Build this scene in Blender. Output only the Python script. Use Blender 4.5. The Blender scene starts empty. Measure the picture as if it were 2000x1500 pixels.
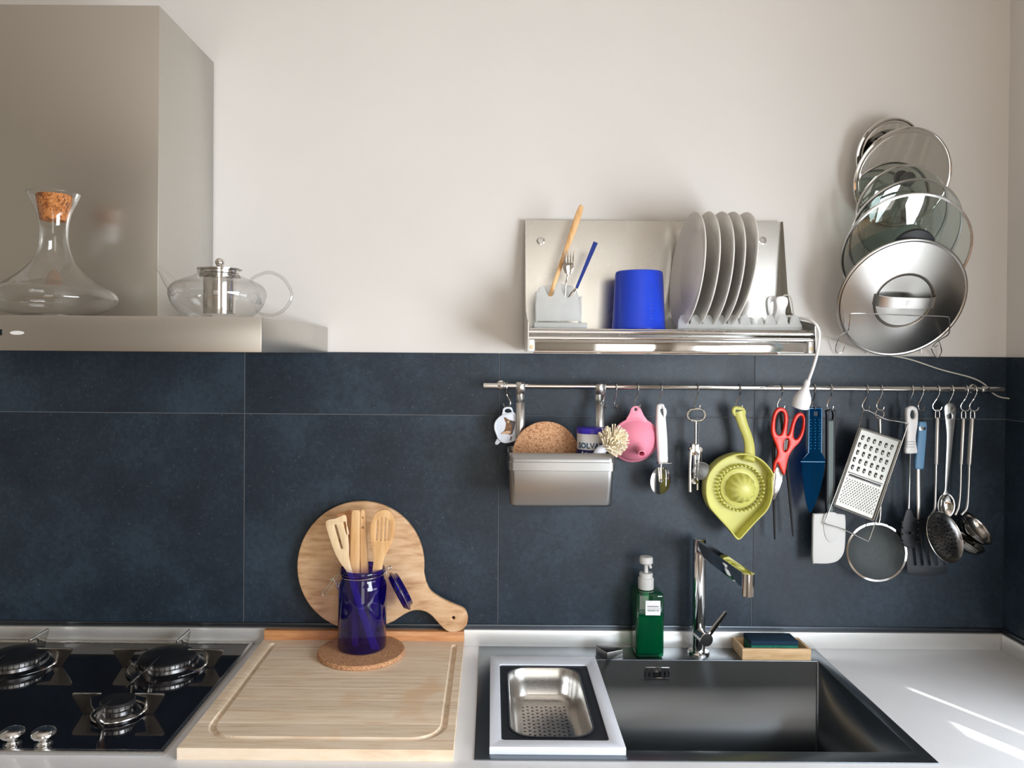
import bpy, bmesh, math, random
from mathutils import Vector, Matrix, Quaternion

# ------------------------------------------------------------------ camera, world, light
S = bpy.context.scene
COL = S.collection
FPX, DIST, ZCAM = 1502.0, 1.813, 1.588
ROLL, PITCH = math.radians(.44), math.radians(.40)
CAM_C = Vector((0, -DIST, ZCAM))
CAM_R = Matrix.Rotation(math.pi / 2 - PITCH, 3, 'X') @ Matrix.Rotation(ROLL, 3, 'Z')
PPX, PPY = 961.92, 700.49
cd = bpy.data.cameras.new('camera')
cd.sensor_fit = 'HORIZONTAL'; cd.sensor_width = 36.0
cd.lens = 36.0 * FPX / 2000
cd.shift_x = -(PPX - 1000) / 2000
cd.shift_y = (PPY - 750) / 2000
cd.clip_start = .05
cam = bpy.data.objects.new('camera', cd); COL.objects.link(cam)
cam.matrix_world = Matrix.Translation(CAM_C) @ CAM_R.to_4x4()
S.camera = cam

S.view_settings.view_transform = 'Standard'
S.view_settings.look = 'None'
S.view_settings.gamma = 1.0
S.view_settings.use_curve_mapping = False
S.view_settings.exposure = 0.40
S.cycles.max_bounces = 8

w = bpy.data.worlds.new('sky'); S.world = w; w.use_nodes = True
wn = w.node_tree.nodes; wl = w.node_tree.links
sky = wn.new('ShaderNodeTexSky'); sky.sky_type = 'HOSEK_WILKIE'; sky.turbidity = 3
sky.sun_direction = Vector((.40, -.69, .60)).normalized()
wn['Background'].inputs[1].default_value = 1.0
wl.new(sky.outputs[0], wn['Background'].inputs[0])

def lamp(name, kind, loc, direction, **kw):
    l = bpy.data.lights.new(name, kind)
    for k, v in kw.items(): setattr(l, k, v)
    o = bpy.data.objects.new(name, l); COL.objects.link(o)
    o.location = loc
    o.rotation_euler = Vector(direction).to_track_quat('-Z', 'Y').to_euler()
    return o
SUN_H = Vector((.5, -.866)); SUN_S = 1.43
lamp('sun', 'SUN', (3, -4, 5), (-.5, .866, -SUN_S), energy=9.0, angle=.009, color=(1, .95, .86))
# daylight through the curtained window in the right wall
lamp('window_daylight', 'AREA', (1.185, -1.72, 1.38), (-1, 0, 0), energy=45, shape='RECTANGLE', size=1.3, size_y=.80, color=(.88, .94, 1.0))
lamp('worktop_bounce_light', 'AREA', (1.185, -.70, 1.13), (-1, 0, 0), energy=1.6, shape='RECTANGLE', size=.66, size_y=.22, color=(.88, .94, 1.0))  # added low side light, standing in for bounce off the sunlit worktop
# added warm fill light, in front of an unseen door behind the camera
lamp('added_fill_light', 'AREA', (.45, -3.56, 1.25), (0, 1, 0), energy=13, shape='RECTANGLE', size=.9, size_y=2.0, color=(1.0, .93, .85))

# ------------------------------------------------------------------ pixel <-> place
def ray(px, py):
    return CAM_R @ Vector(((px - PPX) / FPX, -(py - PPY) / FPX, -1.0))
def at(px, py, Y):
    v = ray(px, py); return CAM_C + v * ((Y - CAM_C.y) / v.y)
def atz(px, py, Z):
    v = ray(px, py); return CAM_C + v * ((Z - CAM_C.z) / v.z)
def pxs(pts, Y): return [(at(x, y, Y).x, at(x, y, Y).z) for x, y in pts]
def zm(pts, x0, y0, s): return [(x0 + x / s, y0 + y / s) for x, y in pts]

# ------------------------------------------------------------------ mesh helpers
def spl(pts, n=6, closed=True):
    P = [Vector(p) for p in pts]; N = len(P); out = []
    for i in range(N if closed else N - 1):
        if closed: a, b, c, d = P[i - 1], P[i], P[(i + 1) % N], P[(i + 2) % N]
        else: a, b, c, d = P[max(i - 1, 0)], P[i], P[i + 1], P[min(i + 2, N - 1)]
        for k in range(n):
            t = k / n
            out.append(.5 * ((2 * b) + (c - a) * t + (2 * a - 5 * b + 4 * c - d) * t * t + (3 * b - a - 3 * c + d) * t ** 3))
    if not closed: out.append(P[-1])
    return out

def axm(o, z, x=None):
    z = Vector(z).normalized()
    x = Vector(x) if x is not None else (Vector((1, 0, 0)) if abs(z.x) < .8 else Vector((0, 1, 0)))
    x = (x - z * x.dot(z)).normalized(); y = z.cross(x)
    return Matrix(((x.x, y.x, z.x, o[0]), (x.y, y.y, z.y, o[1]), (x.z, y.z, z.z, o[2]), (0, 0, 0, 1)))
def TR(x, y, z): return Matrix.Translation((x, y, z))
def WALL(Y): return Matrix(((1, 0, 0, 0), (0, 0, -1, Y), (0, 1, 0, 0), (0, 0, 0, 1)))

class MB:
    def __init__(s): s.bm = bmesh.new()
    def box(s, x0, x1, y0, y1, z0, z1, bev=0, M=None, seg=2):
        b = bmesh.new(); bmesh.ops.create_cube(b, size=1)
        for v in b.verts: v.co = Vector(((x0 + x1) / 2 + v.co.x * (x1 - x0), (y0 + y1) / 2 + v.co.y * (y1 - y0), (z0 + z1) / 2 + v.co.z * (z1 - z0)))
        if bev: bmesh.ops.bevel(b, geom=list(b.edges), offset=bev, segments=seg, affect='EDGES', profile=.5)
        return s.add(b, M)
    def add(s, b, M=None):
        if M is not None: b.transform(M)
        me = bpy.data.meshes.new('t'); b.to_mesh(me); b.free(); s.bm.from_mesh(me); bpy.data.meshes.remove(me); return s
    def mesh(s, verts, faces, M=None):
        b = bmesh.new(); vs = [b.verts.new(v) for v in verts]
        for f in faces:
            try: b.faces.new([vs[i] for i in f])
            except ValueError: pass
        return s.add(b, M)
    def lathe(s, prof, M=None, seg=40, sx=1, sy=1):
        vs, fs, rings = [], [], []
        for r, z in prof:
            if r < 1e-6: rings.append([len(vs)]); vs.append((0, 0, z))
            else:
                rings.append(list(range(len(vs), len(vs) + seg)))
                for k in range(seg):
                    a = 2 * math.pi * k / seg; vs.append((r * math.cos(a) * sx, r * math.sin(a) * sy, z))
        for A, B in zip(rings, rings[1:]):
            for k in range(seg):
                k2 = (k + 1) % seg
                if len(A) == 1 and len(B) == 1: continue
                if len(A) == 1: fs.append((A[0], B[k2], B[k]))
                elif len(B) == 1: fs.append((A[k], A[k2], B[0]))
                else: fs.append((A[k], A[k2], B[k2], B[k]))
        return s.mesh(vs, fs, M)
    def ball(s, c, r, seg=16, M=None, sx=1, sy=1, sz=1):
        n = 9; pr = [(r * math.sin(math.pi * i / n), -r * sz * math.cos(math.pi * i / n)) for i in range(n + 1)]
        pr[0] = (0, -r * sz); pr[-1] = (0, r * sz)
        return s.lathe(pr, (M or Matrix()) @ TR(*c) if M else TR(*c), seg, sx, sy)
    def tube(s, pts, r, seg=8, closed=False, n=0, ref=None, flat=1.0, cap=True):
        P = [Vector(p) for p in pts]; R = list(r) if isinstance(r, (list, tuple)) else [r] * len(P)
        if n:
            P2 = spl([tuple(p) for p in P], n, closed); m = len(P)
            R2 = []
            for i in range(len(P2)):
                t = i / n; k = int(t); f = t - k
                R2.append(R[k % m] * (1 - f) + R[(k + 1) % m if closed else min(k + 1, m - 1)] * f)
            P, R = P2, R2
        N = len(P); T = []
        for i in range(N):
            a = P[(i - 1) % N] if closed else P[max(i - 1, 0)]; b = P[(i + 1) % N] if closed else P[min(i + 1, N - 1)]
            t = (b - a); T.append(t.normalized() if t.length > 1e-9 else Vector((0, 0, 1)))
        vs, fs = [], []; u = None
        for i in range(N):
            if ref is not None: u = Vector(ref)
            elif u is None: u = Vector((0, 0, 1)) if abs(T[i].z) < .9 else Vector((1, 0, 0))
            u = (u - T[i] * u.dot(T[i])).normalized(); v = T[i].cross(u)
            for k in range(seg):
                a = 2 * math.pi * k / seg
                vs.append(P[i] + (u * math.cos(a) * flat + v * math.sin(a)) * R[i])
        for i in range(N if closed else N - 1):
            j = (i + 1) % N
            for k in range(seg):
                k2 = (k + 1) % seg; fs.append((i * seg + k, i * seg + k2, j * seg + k2, j * seg + k))
        if cap and not closed:
            fs.append(tuple(range(seg))[::-1]); fs.append(tuple(range((N - 1) * seg, N * seg)))
        return s.mesh(vs, fs)
    def plate(s, loops, th, M, bev=0.0, res=1):
        cu = bpy.data.curves.new('t', 'CURVE'); cu.dimensions = '2D'; cu.fill_mode = 'BOTH'
        cu.extrude = max(th / 2 - bev, 1e-5); cu.bevel_depth = bev; cu.bevel_resolution = res; cu.offset = -bev
        for lp in loops:
            sp = cu.splines.new('POLY'); sp.points.add(len(lp) - 1); sp.use_cyclic_u = True
            for p, q in zip(sp.points, lp): p.co = (q[0], q[1], 0, 1)
        o = bpy.data.objects.new('t', cu); me = bpy.data.meshes.new_from_object(o)
        me.transform(M); s.bm.from_mesh(me)
        bpy.data.meshes.remove(me); bpy.data.objects.remove(o); bpy.data.curves.remove(cu); return s
    def text(s, body, size, M, th=.0004, align='LEFT', wrap=None):
        cu = bpy.data.curves.new('t', 'FONT'); cu.body = body; cu.size = size; cu.extrude = th; cu.align_x = align; cu.resolution_u = 3; cu.offset = size * .022
        o = bpy.data.objects.new('t', cu); me = bpy.data.meshes.new_from_object(o)
        if wrap:
            b = bmesh.new(); b.from_mesh(me); bmesh.ops.triangulate(b, faces=b.faces)
            bmesh.ops.subdivide_edges(b, edges=[e for e in b.edges if abs(e.verts[0].co.x - e.verts[1].co.x) > size * .25], cuts=2)
            b.to_mesh(me); b.free()
            for v in me.vertices:
                a = v.co.x / wrap; rr = wrap + v.co.z
                v.co = Vector((rr * math.sin(a), v.co.y, rr * math.cos(a)))
        me.transform(M); s.bm.from_mesh(me)
        bpy.data.meshes.remove(me); bpy.data.objects.remove(o); bpy.data.curves.remove(cu); return s

def wloc(o):
    L = Vector((0, 0, 0))
    while o is not None: L = L + o.location; o = o.parent
    return L
def obj(name, mb, mat, parent=None, loc=None, ang=35, smooth=True):
    me = bpy.data.meshes.new(name)
    bm = mb.bm if isinstance(mb, MB) else mb
    bmesh.ops.remove_doubles(bm, verts=bm.verts, dist=1e-6)
    bmesh.ops.recalc_face_normals(bm, faces=bm.faces)
    bm.to_mesh(me); bm.free()
    if loc is None and parent is None:
        xs = [v.co for v in me.vertices]
        loc = Vector((sum(v.x for v in xs) / len(xs), sum(v.y for v in xs) / len(xs), min(v.z for v in xs)))
    o = bpy.data.objects.new(name, me); COL.objects.link(o)
    if parent is not None:
        me.transform(Matrix.Translation(-wloc(parent))); o.parent = parent
    else:
        me.transform(Matrix.Translation(-Vector(loc))); o.location = loc
    for p in me.polygons: p.use_smooth = smooth
    if smooth: me.set_sharp_from_angle(angle=math.radians(ang))
    if mat: me.materials.append(mat)
    return o
def tag(o, label, cat, group=None):
    o['label'] = label; o['category'] = cat
    if group: o['group'] = group
    return o
def thing(name, label, cat, loc, group=None):
    o = bpy.data.objects.new(name, None); o.empty_display_size = .03; COL.objects.link(o); o.location = loc
    return tag(o, label, cat, group)
def struct(o): o['kind'] = 'structure'; return o
def stuff(o): o['kind'] = 'stuff'; return o
def copy_thing(src, loc, label=None, rot=None):
    c = src.copy(); COL.objects.link(c); c.location = loc
    if rot is not None: c.rotation_euler = rot
    if label: c['label'] = label
    for ch in src.children:
        d = ch.copy(); COL.objects.link(d); d.parent = c
        for g in ch.children:
            e = g.copy(); COL.objects.link(e); e.parent = d
    return c

# ------------------------------------------------------------------ materials
def srgb(r, g, b):
    f = lambda c: (c / 255 / 12.92) if c <= 10.3 else ((c / 255 + .055) / 1.055) ** 2.4
    return (f(r), f(g), f(b), 1)
def nt(name):
    m = bpy.data.materials.new(name); m.use_nodes = True; n = m.node_tree.nodes; l = m.node_tree.links
    return m, n, l, n['Principled BSDF'], n['Material Output']
def coords(n, l, scale=(1, 1, 1)):
    tc = n.new('ShaderNodeTexCoord'); mp = n.new('ShaderNodeMapping'); mp.inputs['Scale'].default_value = scale
    l.new(tc.outputs['Object'], mp.inputs[0]); return mp.outputs[0]
def noise(n, l, vec, scale, detail=3, rough=.5):
    t = n.new('ShaderNodeTexNoise'); t.inputs['Scale'].default_value = scale; t.inputs['Detail'].default_value = detail; t.inputs['Roughness'].default_value = rough
    l.new(vec, t.inputs['Vector']); return t.outputs['Fac']
def ramp(n, l, fac, stops):
    r = n.new('ShaderNodeValToRGB'); e = r.color_ramp.elements
    while len(e) < len(stops): e.new(.5)
    for k, (p, c) in enumerate(stops): e[k].position = p; e[k].color = c
    l.new(fac, r.inputs[0]); return r.outputs[0]
def bump(n, l, h, strength, dist, bs):
    b = n.new('ShaderNodeBump'); b.inputs['Strength'].default_value = strength; b.inputs['Distance'].default_value = dist
    l.new(h, b.inputs['Height']); l.new(b.outputs[0], bs.inputs['Normal'])
def mul(c, k): return (min(c[0] * k, 1), min(c[1] * k, 1), min(c[2] * k, 1), 1)
def plain(name, col, rough=.4, metal=0, var=.06, vs=30, bmp=0, bscale=200, scale=(1, 1, 1), spec=.5, coat=0, sss=0):
    m, n, l, b, o = nt(name)
    v = coords(n, l, scale)
    f = noise(n, l, v, vs)
    l.new(ramp(n, l, f, [(.3, mul(col, 1 - var)), (.7, mul(col, 1 + var))]), b.inputs['Base Color'])
    b.inputs['Roughness'].default_value = rough; b.inputs['Metallic'].default_value = metal
    b.inputs['Specular IOR Level'].default_value = spec; b.inputs['Coat Weight'].default_value = coat
    if sss: b.inputs['Subsurface Weight'].default_value = sss; b.inputs['Subsurface Radius'].default_value = (.01, .01, .01); b.inputs['Subsurface Scale'].default_value = .3
    if bmp: bump(n, l, noise(n, l, v, bscale, 2), bmp, .001, b)
    return m
def metal(name, col, rough, stretch=(1, 1, 1), vs=120, rv=.06, bmp=.0, mt=1):
    m, n, l, b, o = nt(name)
    v = coords(n, l, stretch); f = noise(n, l, v, vs, 4)
    b.inputs['Metallic'].default_value = mt; b.inputs['Base Color'].default_value = col
    mr = n.new('ShaderNodeMapRange'); mr.inputs['From Min'].default_value = .3; mr.inputs['From Max'].default_value = .7
    mr.inputs['To Min'].default_value = max(rough - rv, .02); mr.inputs['To Max'].default_value = rough + rv
    l.new(f, mr.inputs[0]); l.new(mr.outputs[0], b.inputs['Roughness'])
    if bmp: bump(n, l, f, bmp, .0004, b)
    return m
def thin_glass(name, tint, edge, refl=.06, rough=.02, power=3.0, amt=.75, body=None, dens=0):
    # a thin pane or shell: clear (tinted) straight through, mirror-like towards grazing angles
    m, n, l, b, o = nt(name); n.remove(b)
    lw = n.new('ShaderNodeLayerWeight'); lw.inputs['Blend'].default_value = .5
    pw = n.new('ShaderNodeMath'); pw.operation = 'POWER'; pw.inputs[1].default_value = power; l.new(lw.outputs['Facing'], pw.inputs[0])
    ma = n.new('ShaderNodeMath'); ma.operation = 'MULTIPLY_ADD'; ma.inputs[1].default_value = amt; ma.inputs[2].default_value = refl; l.new(pw.outputs[0], ma.inputs[0])
    tr = n.new('ShaderNodeBsdfTransparent'); gl = n.new('ShaderNodeBsdfGlossy'); gl.inputs['Roughness'].default_value = rough
    mixc = n.new('ShaderNodeMix'); mixc.data_type = 'RGBA'; mixc.inputs['A'].default_value = tint; mixc.inputs['B'].default_value = edge
    l.new(pw.outputs[0], mixc.inputs['Factor']); l.new(mixc.outputs['Result'], tr.inputs['Color'])
    thru = tr.outputs[0]
    if body:
        df = n.new('ShaderNodeBsdfDiffuse'); df.inputs['Color'].default_value = body; tl = n.new('ShaderNodeBsdfTranslucent'); tl.inputs['Color'].default_value = body
        m0 = n.new('ShaderNodeMixShader'); m0.inputs[0].default_value = .5; l.new(df.outputs[0], m0.inputs[1]); l.new(tl.outputs[0], m0.inputs[2])
        f = noise(n, l, coords(n, l), 12); mr = n.new('ShaderNodeMapRange'); mr.inputs['To Min'].default_value = dens * .85; mr.inputs['To Max'].default_value = dens * 1.15; l.new(f, mr.inputs[0])
        m1 = n.new('ShaderNodeMixShader'); l.new(mr.outputs[0], m1.inputs[0]); l.new(thru, m1.inputs[1]); l.new(m0.outputs[0], m1.inputs[2]); thru = m1.outputs[0]
    mx = n.new('ShaderNodeMixShader'); l.new(ma.outputs[0], mx.inputs[0]); l.new(thru, mx.inputs[1]); l.new(gl.outputs[0], mx.inputs[2])
    l.new(mx.outputs[0], o.inputs['Surface']); return m
def translucent(name, col, clear=.25, rough=.3, trans=.5):
    m, n, l, b, o = nt(name)
    b.inputs['Base Color'].default_value = col; b.inputs['Roughness'].default_value = rough
    tl = n.new('ShaderNodeBsdfTranslucent'); tl.inputs['Color'].default_value = col
    tp = n.new('ShaderNodeBsdfTransparent'); tp.inputs['Color'].default_value = mul(col, 1.15)
    m1 = n.new('ShaderNodeMixShader'); m1.inputs[0].default_value = trans; l.new(b.outputs[0], m1.inputs[1]); l.new(tl.outputs[0], m1.inputs[2])
    f = noise(n, l, coords(n, l), 40); mr = n.new('ShaderNodeMapRange'); mr.inputs['To Min'].default_value = max(clear - .06, 0); mr.inputs['To Max'].default_value = clear + .06; l.new(f, mr.inputs[0])
    m2 = n.new('ShaderNodeMixShader'); l.new(mr.outputs[0], m2.inputs[0]); l.new(m1.outputs[0], m2.inputs[1]); l.new(tp.outputs[0], m2.inputs[2])
    l.new(m2.outputs[0], o.inputs['Surface']); return m
def wood(name, c1, c2, c3, stretch=(2, 30, 30), scale=3, rough=.5, perobj=True, bmp=.15, stain=None):
    m, n, l, b, o = nt(name)
    tc = n.new('ShaderNodeTexCoord'); mp = n.new('ShaderNodeMapping'); mp.inputs['Scale'].default_value = stretch
    if perobj:
        oi = n.new('ShaderNodeObjectInfo'); ad = n.new('ShaderNodeVectorMath'); ad.operation = 'ADD'
        sc = n.new('ShaderNodeVectorMath'); sc.operation = 'SCALE'; sc.inputs[0].default_value = (3.1, 7.7, 5.3)
        l.new(oi.outputs['Random'], sc.inputs['Scale']); l.new(tc.outputs['Object'], ad.inputs[0]); l.new(sc.outputs[0], ad.inputs[1]); l.new(ad.outputs[0], mp.inputs[0])
    else: l.new(tc.outputs['Object'], mp.inputs[0])
    f = noise(n, l, mp.outputs[0], scale, 6, .6)
    col = ramp(n, l, f, [(.28, c1), (.5, c2), (.72, c3)])
    if perobj:
        hs = n.new('ShaderNodeHueSaturation'); mr = n.new('ShaderNodeMapRange'); mr.inputs['To Min'].default_value = .94; mr.inputs['To Max'].default_value = 1.1
        l.new(oi.outputs['Random'], mr.inputs[0]); l.new(mr.outputs[0], hs.inputs['Value']); l.new(col, hs.inputs['Color']); col = hs.outputs[0]
    if stain:
        f2 = noise(n, l, tc.outputs['Object'], 9, 2); r2 = ramp(n, l, f2, [(.60, (0, 0, 0, 1)), (.72, (1, 1, 1, 1))])
        mx = n.new('ShaderNodeMix'); mx.data_type = 'RGBA'; l.new(r2, mx.inputs['Factor']); l.new(col, mx.inputs['A']); mx.inputs['B'].default_value = stain; col = mx.outputs['Result']
    l.new(col, b.inputs['Base Color']); b.inputs['Roughness'].default_value = rough
    if bmp: bump(n, l, f, bmp, .0006, b)
    return m
def cork(name, c1, c2, c3, scale=260):
    m, n, l, b, o = nt(name); v = coords(n, l)
    vo = n.new('ShaderNodeTexVoronoi'); vo.inputs['Scale'].default_value = scale; l.new(v, vo.inputs['Vector'])
    sp = n.new('ShaderNodeSeparateColor'); l.new(vo.outputs['Color'], sp.inputs[0])
    l.new(ramp(n, l, sp.outputs[0], [(.05, c1), (.35, c2), (.9, c3)]), b.inputs['Base Color'])
    b.inputs['Roughness'].default_value = .85; bump(n, l, vo.outputs['Distance'], .5, .0008, b); return m
def slate(name):
    m, n, l, b, o = nt(name)
    tc = n.new('ShaderNodeTexCoord'); oi = n.new('ShaderNodeObjectInfo'); sc = n.new('ShaderNodeVectorMath'); sc.operation = 'SCALE'; sc.inputs[0].default_value = (4, 9, 6)
    ad = n.new('ShaderNodeVectorMath'); ad.operation = 'ADD'; l.new(oi.outputs['Random'], sc.inputs['Scale']); l.new(tc.outputs['Object'], ad.inputs[0]); l.new(sc.outputs[0], ad.inputs[1]); v = ad.outputs[0]
    f1 = noise(n, l, v, 5, 5, .6); f2 = noise(n, l, v, 90, 4, .7); f3 = noise(n, l, v, 210, 2, .6)
    a = n.new('ShaderNodeMath'); a.operation = 'MULTIPLY_ADD'; a.inputs[1].default_value = .55; l.new(f2, a.inputs[0]); l.new(f1, a.inputs[2])
    base = ramp(n, l, a.outputs[0], [(.55, (.0095, .0168, .0285, 1)), (.78, (.0165, .0290, .0455, 1)), (1.0, (.030, .051, .076, 1))])
    sp = ramp(n, l, f3, [(.66, (0, 0, 0, 1)), (.78, (1, 1, 1, 1))])
    mx = n.new('ShaderNodeMix'); mx.data_type = 'RGBA'; l.new(sp, mx.inputs['Factor']); l.new(base, mx.inputs['A']); mx.inputs['B'].default_value = (.105, .13, .155, 1)
    l.new(mx.outputs['Result'], b.inputs['Base Color']); b.inputs['Roughness'].default_value = .45; b.inputs['Specular IOR Level'].default_value = .42
    bump(n, l, f2, .25, .0006, b); return m
def plaster(name, col):
    m, n, l, b, o = nt(name); v = coords(n, l)
    f = noise(n, l, v, 2.2, 4); l.new(ramp(n, l, f, [(.3, mul(col, .97)), (.7, mul(col, 1.02))]), b.inputs['Base Color'])
    b.inputs['Roughness'].default_value = .85; b.inputs['Specular IOR Level'].default_value = .25
    bump(n, l, noise(n, l, v, 120, 3), .12, .0006, b); return m

MT = {}
MT['plaster'] = plaster('plaster_paint', (.755, .732, .70, 1))
MT['roomwall'] = plaster('olive_grey_paint', (.41, .375, .315, 1))
MT['ceiling'] = plaster('ceiling_paint', (.80, .725, .655, 1))
MT['floor'] = wood('floor_oak', srgb(120, 88, 58), srgb(150, 112, 76), srgb(168, 130, 92), (1, 14, 1), 2, .5, False)
MT['slate'] = slate('slate_tile')
MT['grout'] = plain('grout', (.13, .135, .145, 1), .9)
MT['trim'] = metal('dark_trim', (.10, .115, .135, 1), .35, (1, 60, 60))
MT['hood'] = metal('hood_steel', (.60, .585, .55, 1), .34, (60, 1, 1.5), 60, .03)
MT['steel'] = metal('brushed_steel', (.62, .61, .59, 1), .27, (1.5, 60, 60), 60, .025)
MT['gratersteel'] = metal('grater_steel', (.33, .32, .295, 1), .40, (1, 1, 1), 60, .03)
MT['bladesteel'] = metal('pan_support_steel', (.52, .50, .465, 1), .18, (1, 1, 1), 30, .02)
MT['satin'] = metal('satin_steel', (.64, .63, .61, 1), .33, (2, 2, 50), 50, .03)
MT['basketsteel'] = metal('basket_steel', (.34, .345, .345, 1), .32, (2, 60, 60), 50, .03)
MT['rackpanel'] = metal('worn_steel_panel', (.56, .545, .51, 1), .27, (1, 1, 1), 14, .012)
MT['upstand'] = metal('upstand_steel', (.80, .80, .785, 1), .38, (1, 50, 50), 40, .02, 0, .62)
MT['mirror'] = metal('polished_steel', (.72, .71, .69, 1), .07, (1, 1, 1), 20, .03)
MT['chrome'] = metal('chrome', (.74, .745, .75, 1), .05, (1, 1, 1), 20, .02)
MT['wire'] = metal('wire_steel', (.66, .66, .65, 1), .16, (1, 1, 1), 40, .05)
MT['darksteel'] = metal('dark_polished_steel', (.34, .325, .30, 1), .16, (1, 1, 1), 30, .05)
MT['sinksteel'] = metal('sink_steel', (.21, .235, .26, 1), .31, (2, 2, 60), 40, .015)
MT['worktop'] = plain('white_worktop', (.80, .815, .845, 1), .25, 0, .02, 12, .03, 300)
MT['blackglass'] = plain('black_glass', (.006, .007, .012, 1), .05, 0, .2, 8)
MT['burnerskirt'] = metal('burner_skirt_metal', (.16, .16, .165, 1), .22, (1, 1, 1), 40, .03)
MT['blackenamel'] = plain('black_enamel', (.012, .012, .014, 1), .35, 0, .2, 40)
MT['board'] = wood('maple_board', srgb(214, 184, 152), srgb(234, 214, 188), srgb(242, 226, 206), (3, 34, 10), 3, .55, True, .10, srgb(226, 196, 162))
MT['beech'] = wood('oiled_beech', srgb(168, 110, 66), srgb(198, 140, 92), srgb(214, 164, 116), (3, 30, 30), 3, .5, True)
MT['roundwood'] = wood('rubberwood', srgb(172, 126, 86), srgb(214, 174, 132), srgb(230, 198, 160), (6, 6, 30), 2.2, .55, False, .12, srgb(186, 134, 90))
MT['utensil'] = wood('bamboo', srgb(196, 146, 92), srgb(220, 174, 120), srgb(232, 196, 146), (30, 30, 3), 3, .5)
MT['palewood'] = wood('pale_wood', srgb(222, 186, 140), srgb(236, 208, 166), srgb(242, 220, 184), (30, 30, 3), 3, .5)
MT['traywood'] = wood('tray_wood', srgb(196, 158, 112), srgb(216, 182, 138), srgb(228, 198, 158), (4, 30, 30), 3, .5)
MT['corkdark'] = cork('cork_agglomerate', srgb(150, 104, 72), srgb(188, 138, 98), srgb(206, 160, 120), 480)
MT['corklight'] = cork('cork_pale', srgb(166, 112, 76), srgb(206, 154, 112), srgb(222, 176, 136), 420)
MT['corkstop'] = cork('cork_stopper', srgb(120, 66, 26), srgb(182, 112, 54), srgb(206, 138, 78), 300)
MT['glass'] = thin_glass('clear_glass', (.985, .987, .985, 1), (.88, .89, .88, 1), .07, .02, 2.2, .9)
MT['glassrod'] = thin_glass('clear_glass_rod', (.95, .955, .95, 1), (.7, .71, .71, 1), .10, .02, 2.0, .8)
MT['lidglass'] = thin_glass('tempered_glass', (.80, .855, .835, 1), (.4, .5, .48, 1), .11)
MT['pane'] = thin_glass('window_glass', (.97, .98, .98, 1), (.9, .93, .92, 1), .05)
MT['blueglass'] = thin_glass('cobalt_glass', (.14, .10, .78, 1), (.015, .010, .25, 1), .06, body=(.012, .006, .16, 1), dens=.25)
MT['greenglass'] = thin_glass('green_plastic', (.10, .66, .38, 1), (.0, .25, .13, 1), .06, body=(.003, .20, .11, 1), dens=.25)
MT['greenliquid'] = thin_glass('green_soap', (.05, .50, .27, 1), (.0, .3, .15, 1), .02, body=(.003, .36, .21, 1), dens=.6)
MT['blueclear'] = thin_glass('blue_clear_plastic', (.05, .34, .72, 1), (.01, .10, .34, 1), .0, .2, 3, .25, body=(.003, .095, .22, 1), dens=.4)
MT['smokeclear'] = thin_glass('clear_grey_plastic', (.42, .49, .47, 1), (.03, .05, .05, 1), .025, .08, 4)
MT['bluedot'] = plain('blue_bright_plastic', (.03, .22, .46, 1), .2, 0, .05)  # lighter blue, paints in the highlight on the server's handle edges and dots
MT['greygreen'] = plain('grey_green_plastic', (.12, .155, .15, 1), .35, 0, .06, spec=.2)
MT['white'] = plain('white_plastic', (.80, .80, .80, 1), .35, 0, .02, 30)
MT['whitecool'] = plain('white_melamine', (.74, .78, .86, 1), .4, 0, .02, 30)
MT['silicone'] = plain('white_silicone', (.66, .66, .645, 1), .5, 0, .02, 30, sss=.15)
MT['porcelain'] = plain('porcelain', (.86, .84, .80, 1), .16, 0, .02, 20, coat=.3)
MT['frosted'] = translucent('frosted_plastic', (.94, .955, .95, 1), .42, .3, .6)
MT['frostwhite'] = translucent('milky_plastic', (.86, .88, .87, 1), .08)
MT['black'] = plain('black_plastic', (.012, .012, .014, 1), .4, 0, .15)
MT['charcoal'] = plain('charcoal_plastic', (.014, .017, .023, 1), .5, 0, .1)
MT['pink'] = plain('pink_silicone', srgb(252, 150, 174), .45, 0, .03, sss=.25)
MT['yellow'] = plain('yellow_plastic', srgb(206, 204, 112), .38, 0, .04, sss=.2)
MT['red'] = plain('red_plastic', srgb(226, 44, 24), .3, 0, .03)
MT['bluecup'] = plain('blue_plastic', srgb(26, 66, 205), .28, 0, .04, sss=.1)
MT['bluehandle'] = plain('blue_handle', srgb(16, 48, 130), .3, 0, .05)
MT['bluegrey'] = plain('blue_grey_rubber', srgb(98, 142, 178), .5, 0, .03)
MT['purplelid'] = plain('purple_lid', srgb(56, 40, 180), .35, 0, .04)
MT['navy'] = plain('navy_print', srgb(30, 34, 104), .4, 0, .04)
MT['tealprint'] = plain('teal_print', srgb(28, 76, 108), .4, 0, .04)
MT['greyprint'] = plain('grey_print', srgb(150, 152, 154), .5, 0, .04)
MT['paper'] = plain('white_label', (.86, .86, .87, 1), .5, 0, .02)
MT['bristle'] = plain('cream_bristle', srgb(246, 234, 206), .6, 0, .05)
MT['scourblue'] = plain('dark_scouring_pad', srgb(10, 46, 70), .9, 0, .35, 300, .6, 500)
MT['scourgreen'] = plain('green_sponge', srgb(16, 104, 88), .9, 0, .25, 200, .5, 400)
MT['catbrown'] = plain('cat_print_brown', srgb(112, 74, 42), .4, 0, .5, 160)
MT['catdark'] = plain('cat_print_dark', srgb(62, 52, 50), .4, 0, .3, 160)
MT['catpale'] = plain('cat_print_pale', srgb(196, 160, 130), .4, 0, .2, 160)
MT['goldspot'] = plain('yellowed_plastic', srgb(226, 206, 160), .4, 0, .2, 90)
MT['cable'] = plain('cream_cable', srgb(206, 204, 192), .45, 0, .03)
MT['curtain'] = plain('linen_curtain', (.78, .76, .72, 1), .9, 0, .04)

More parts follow.
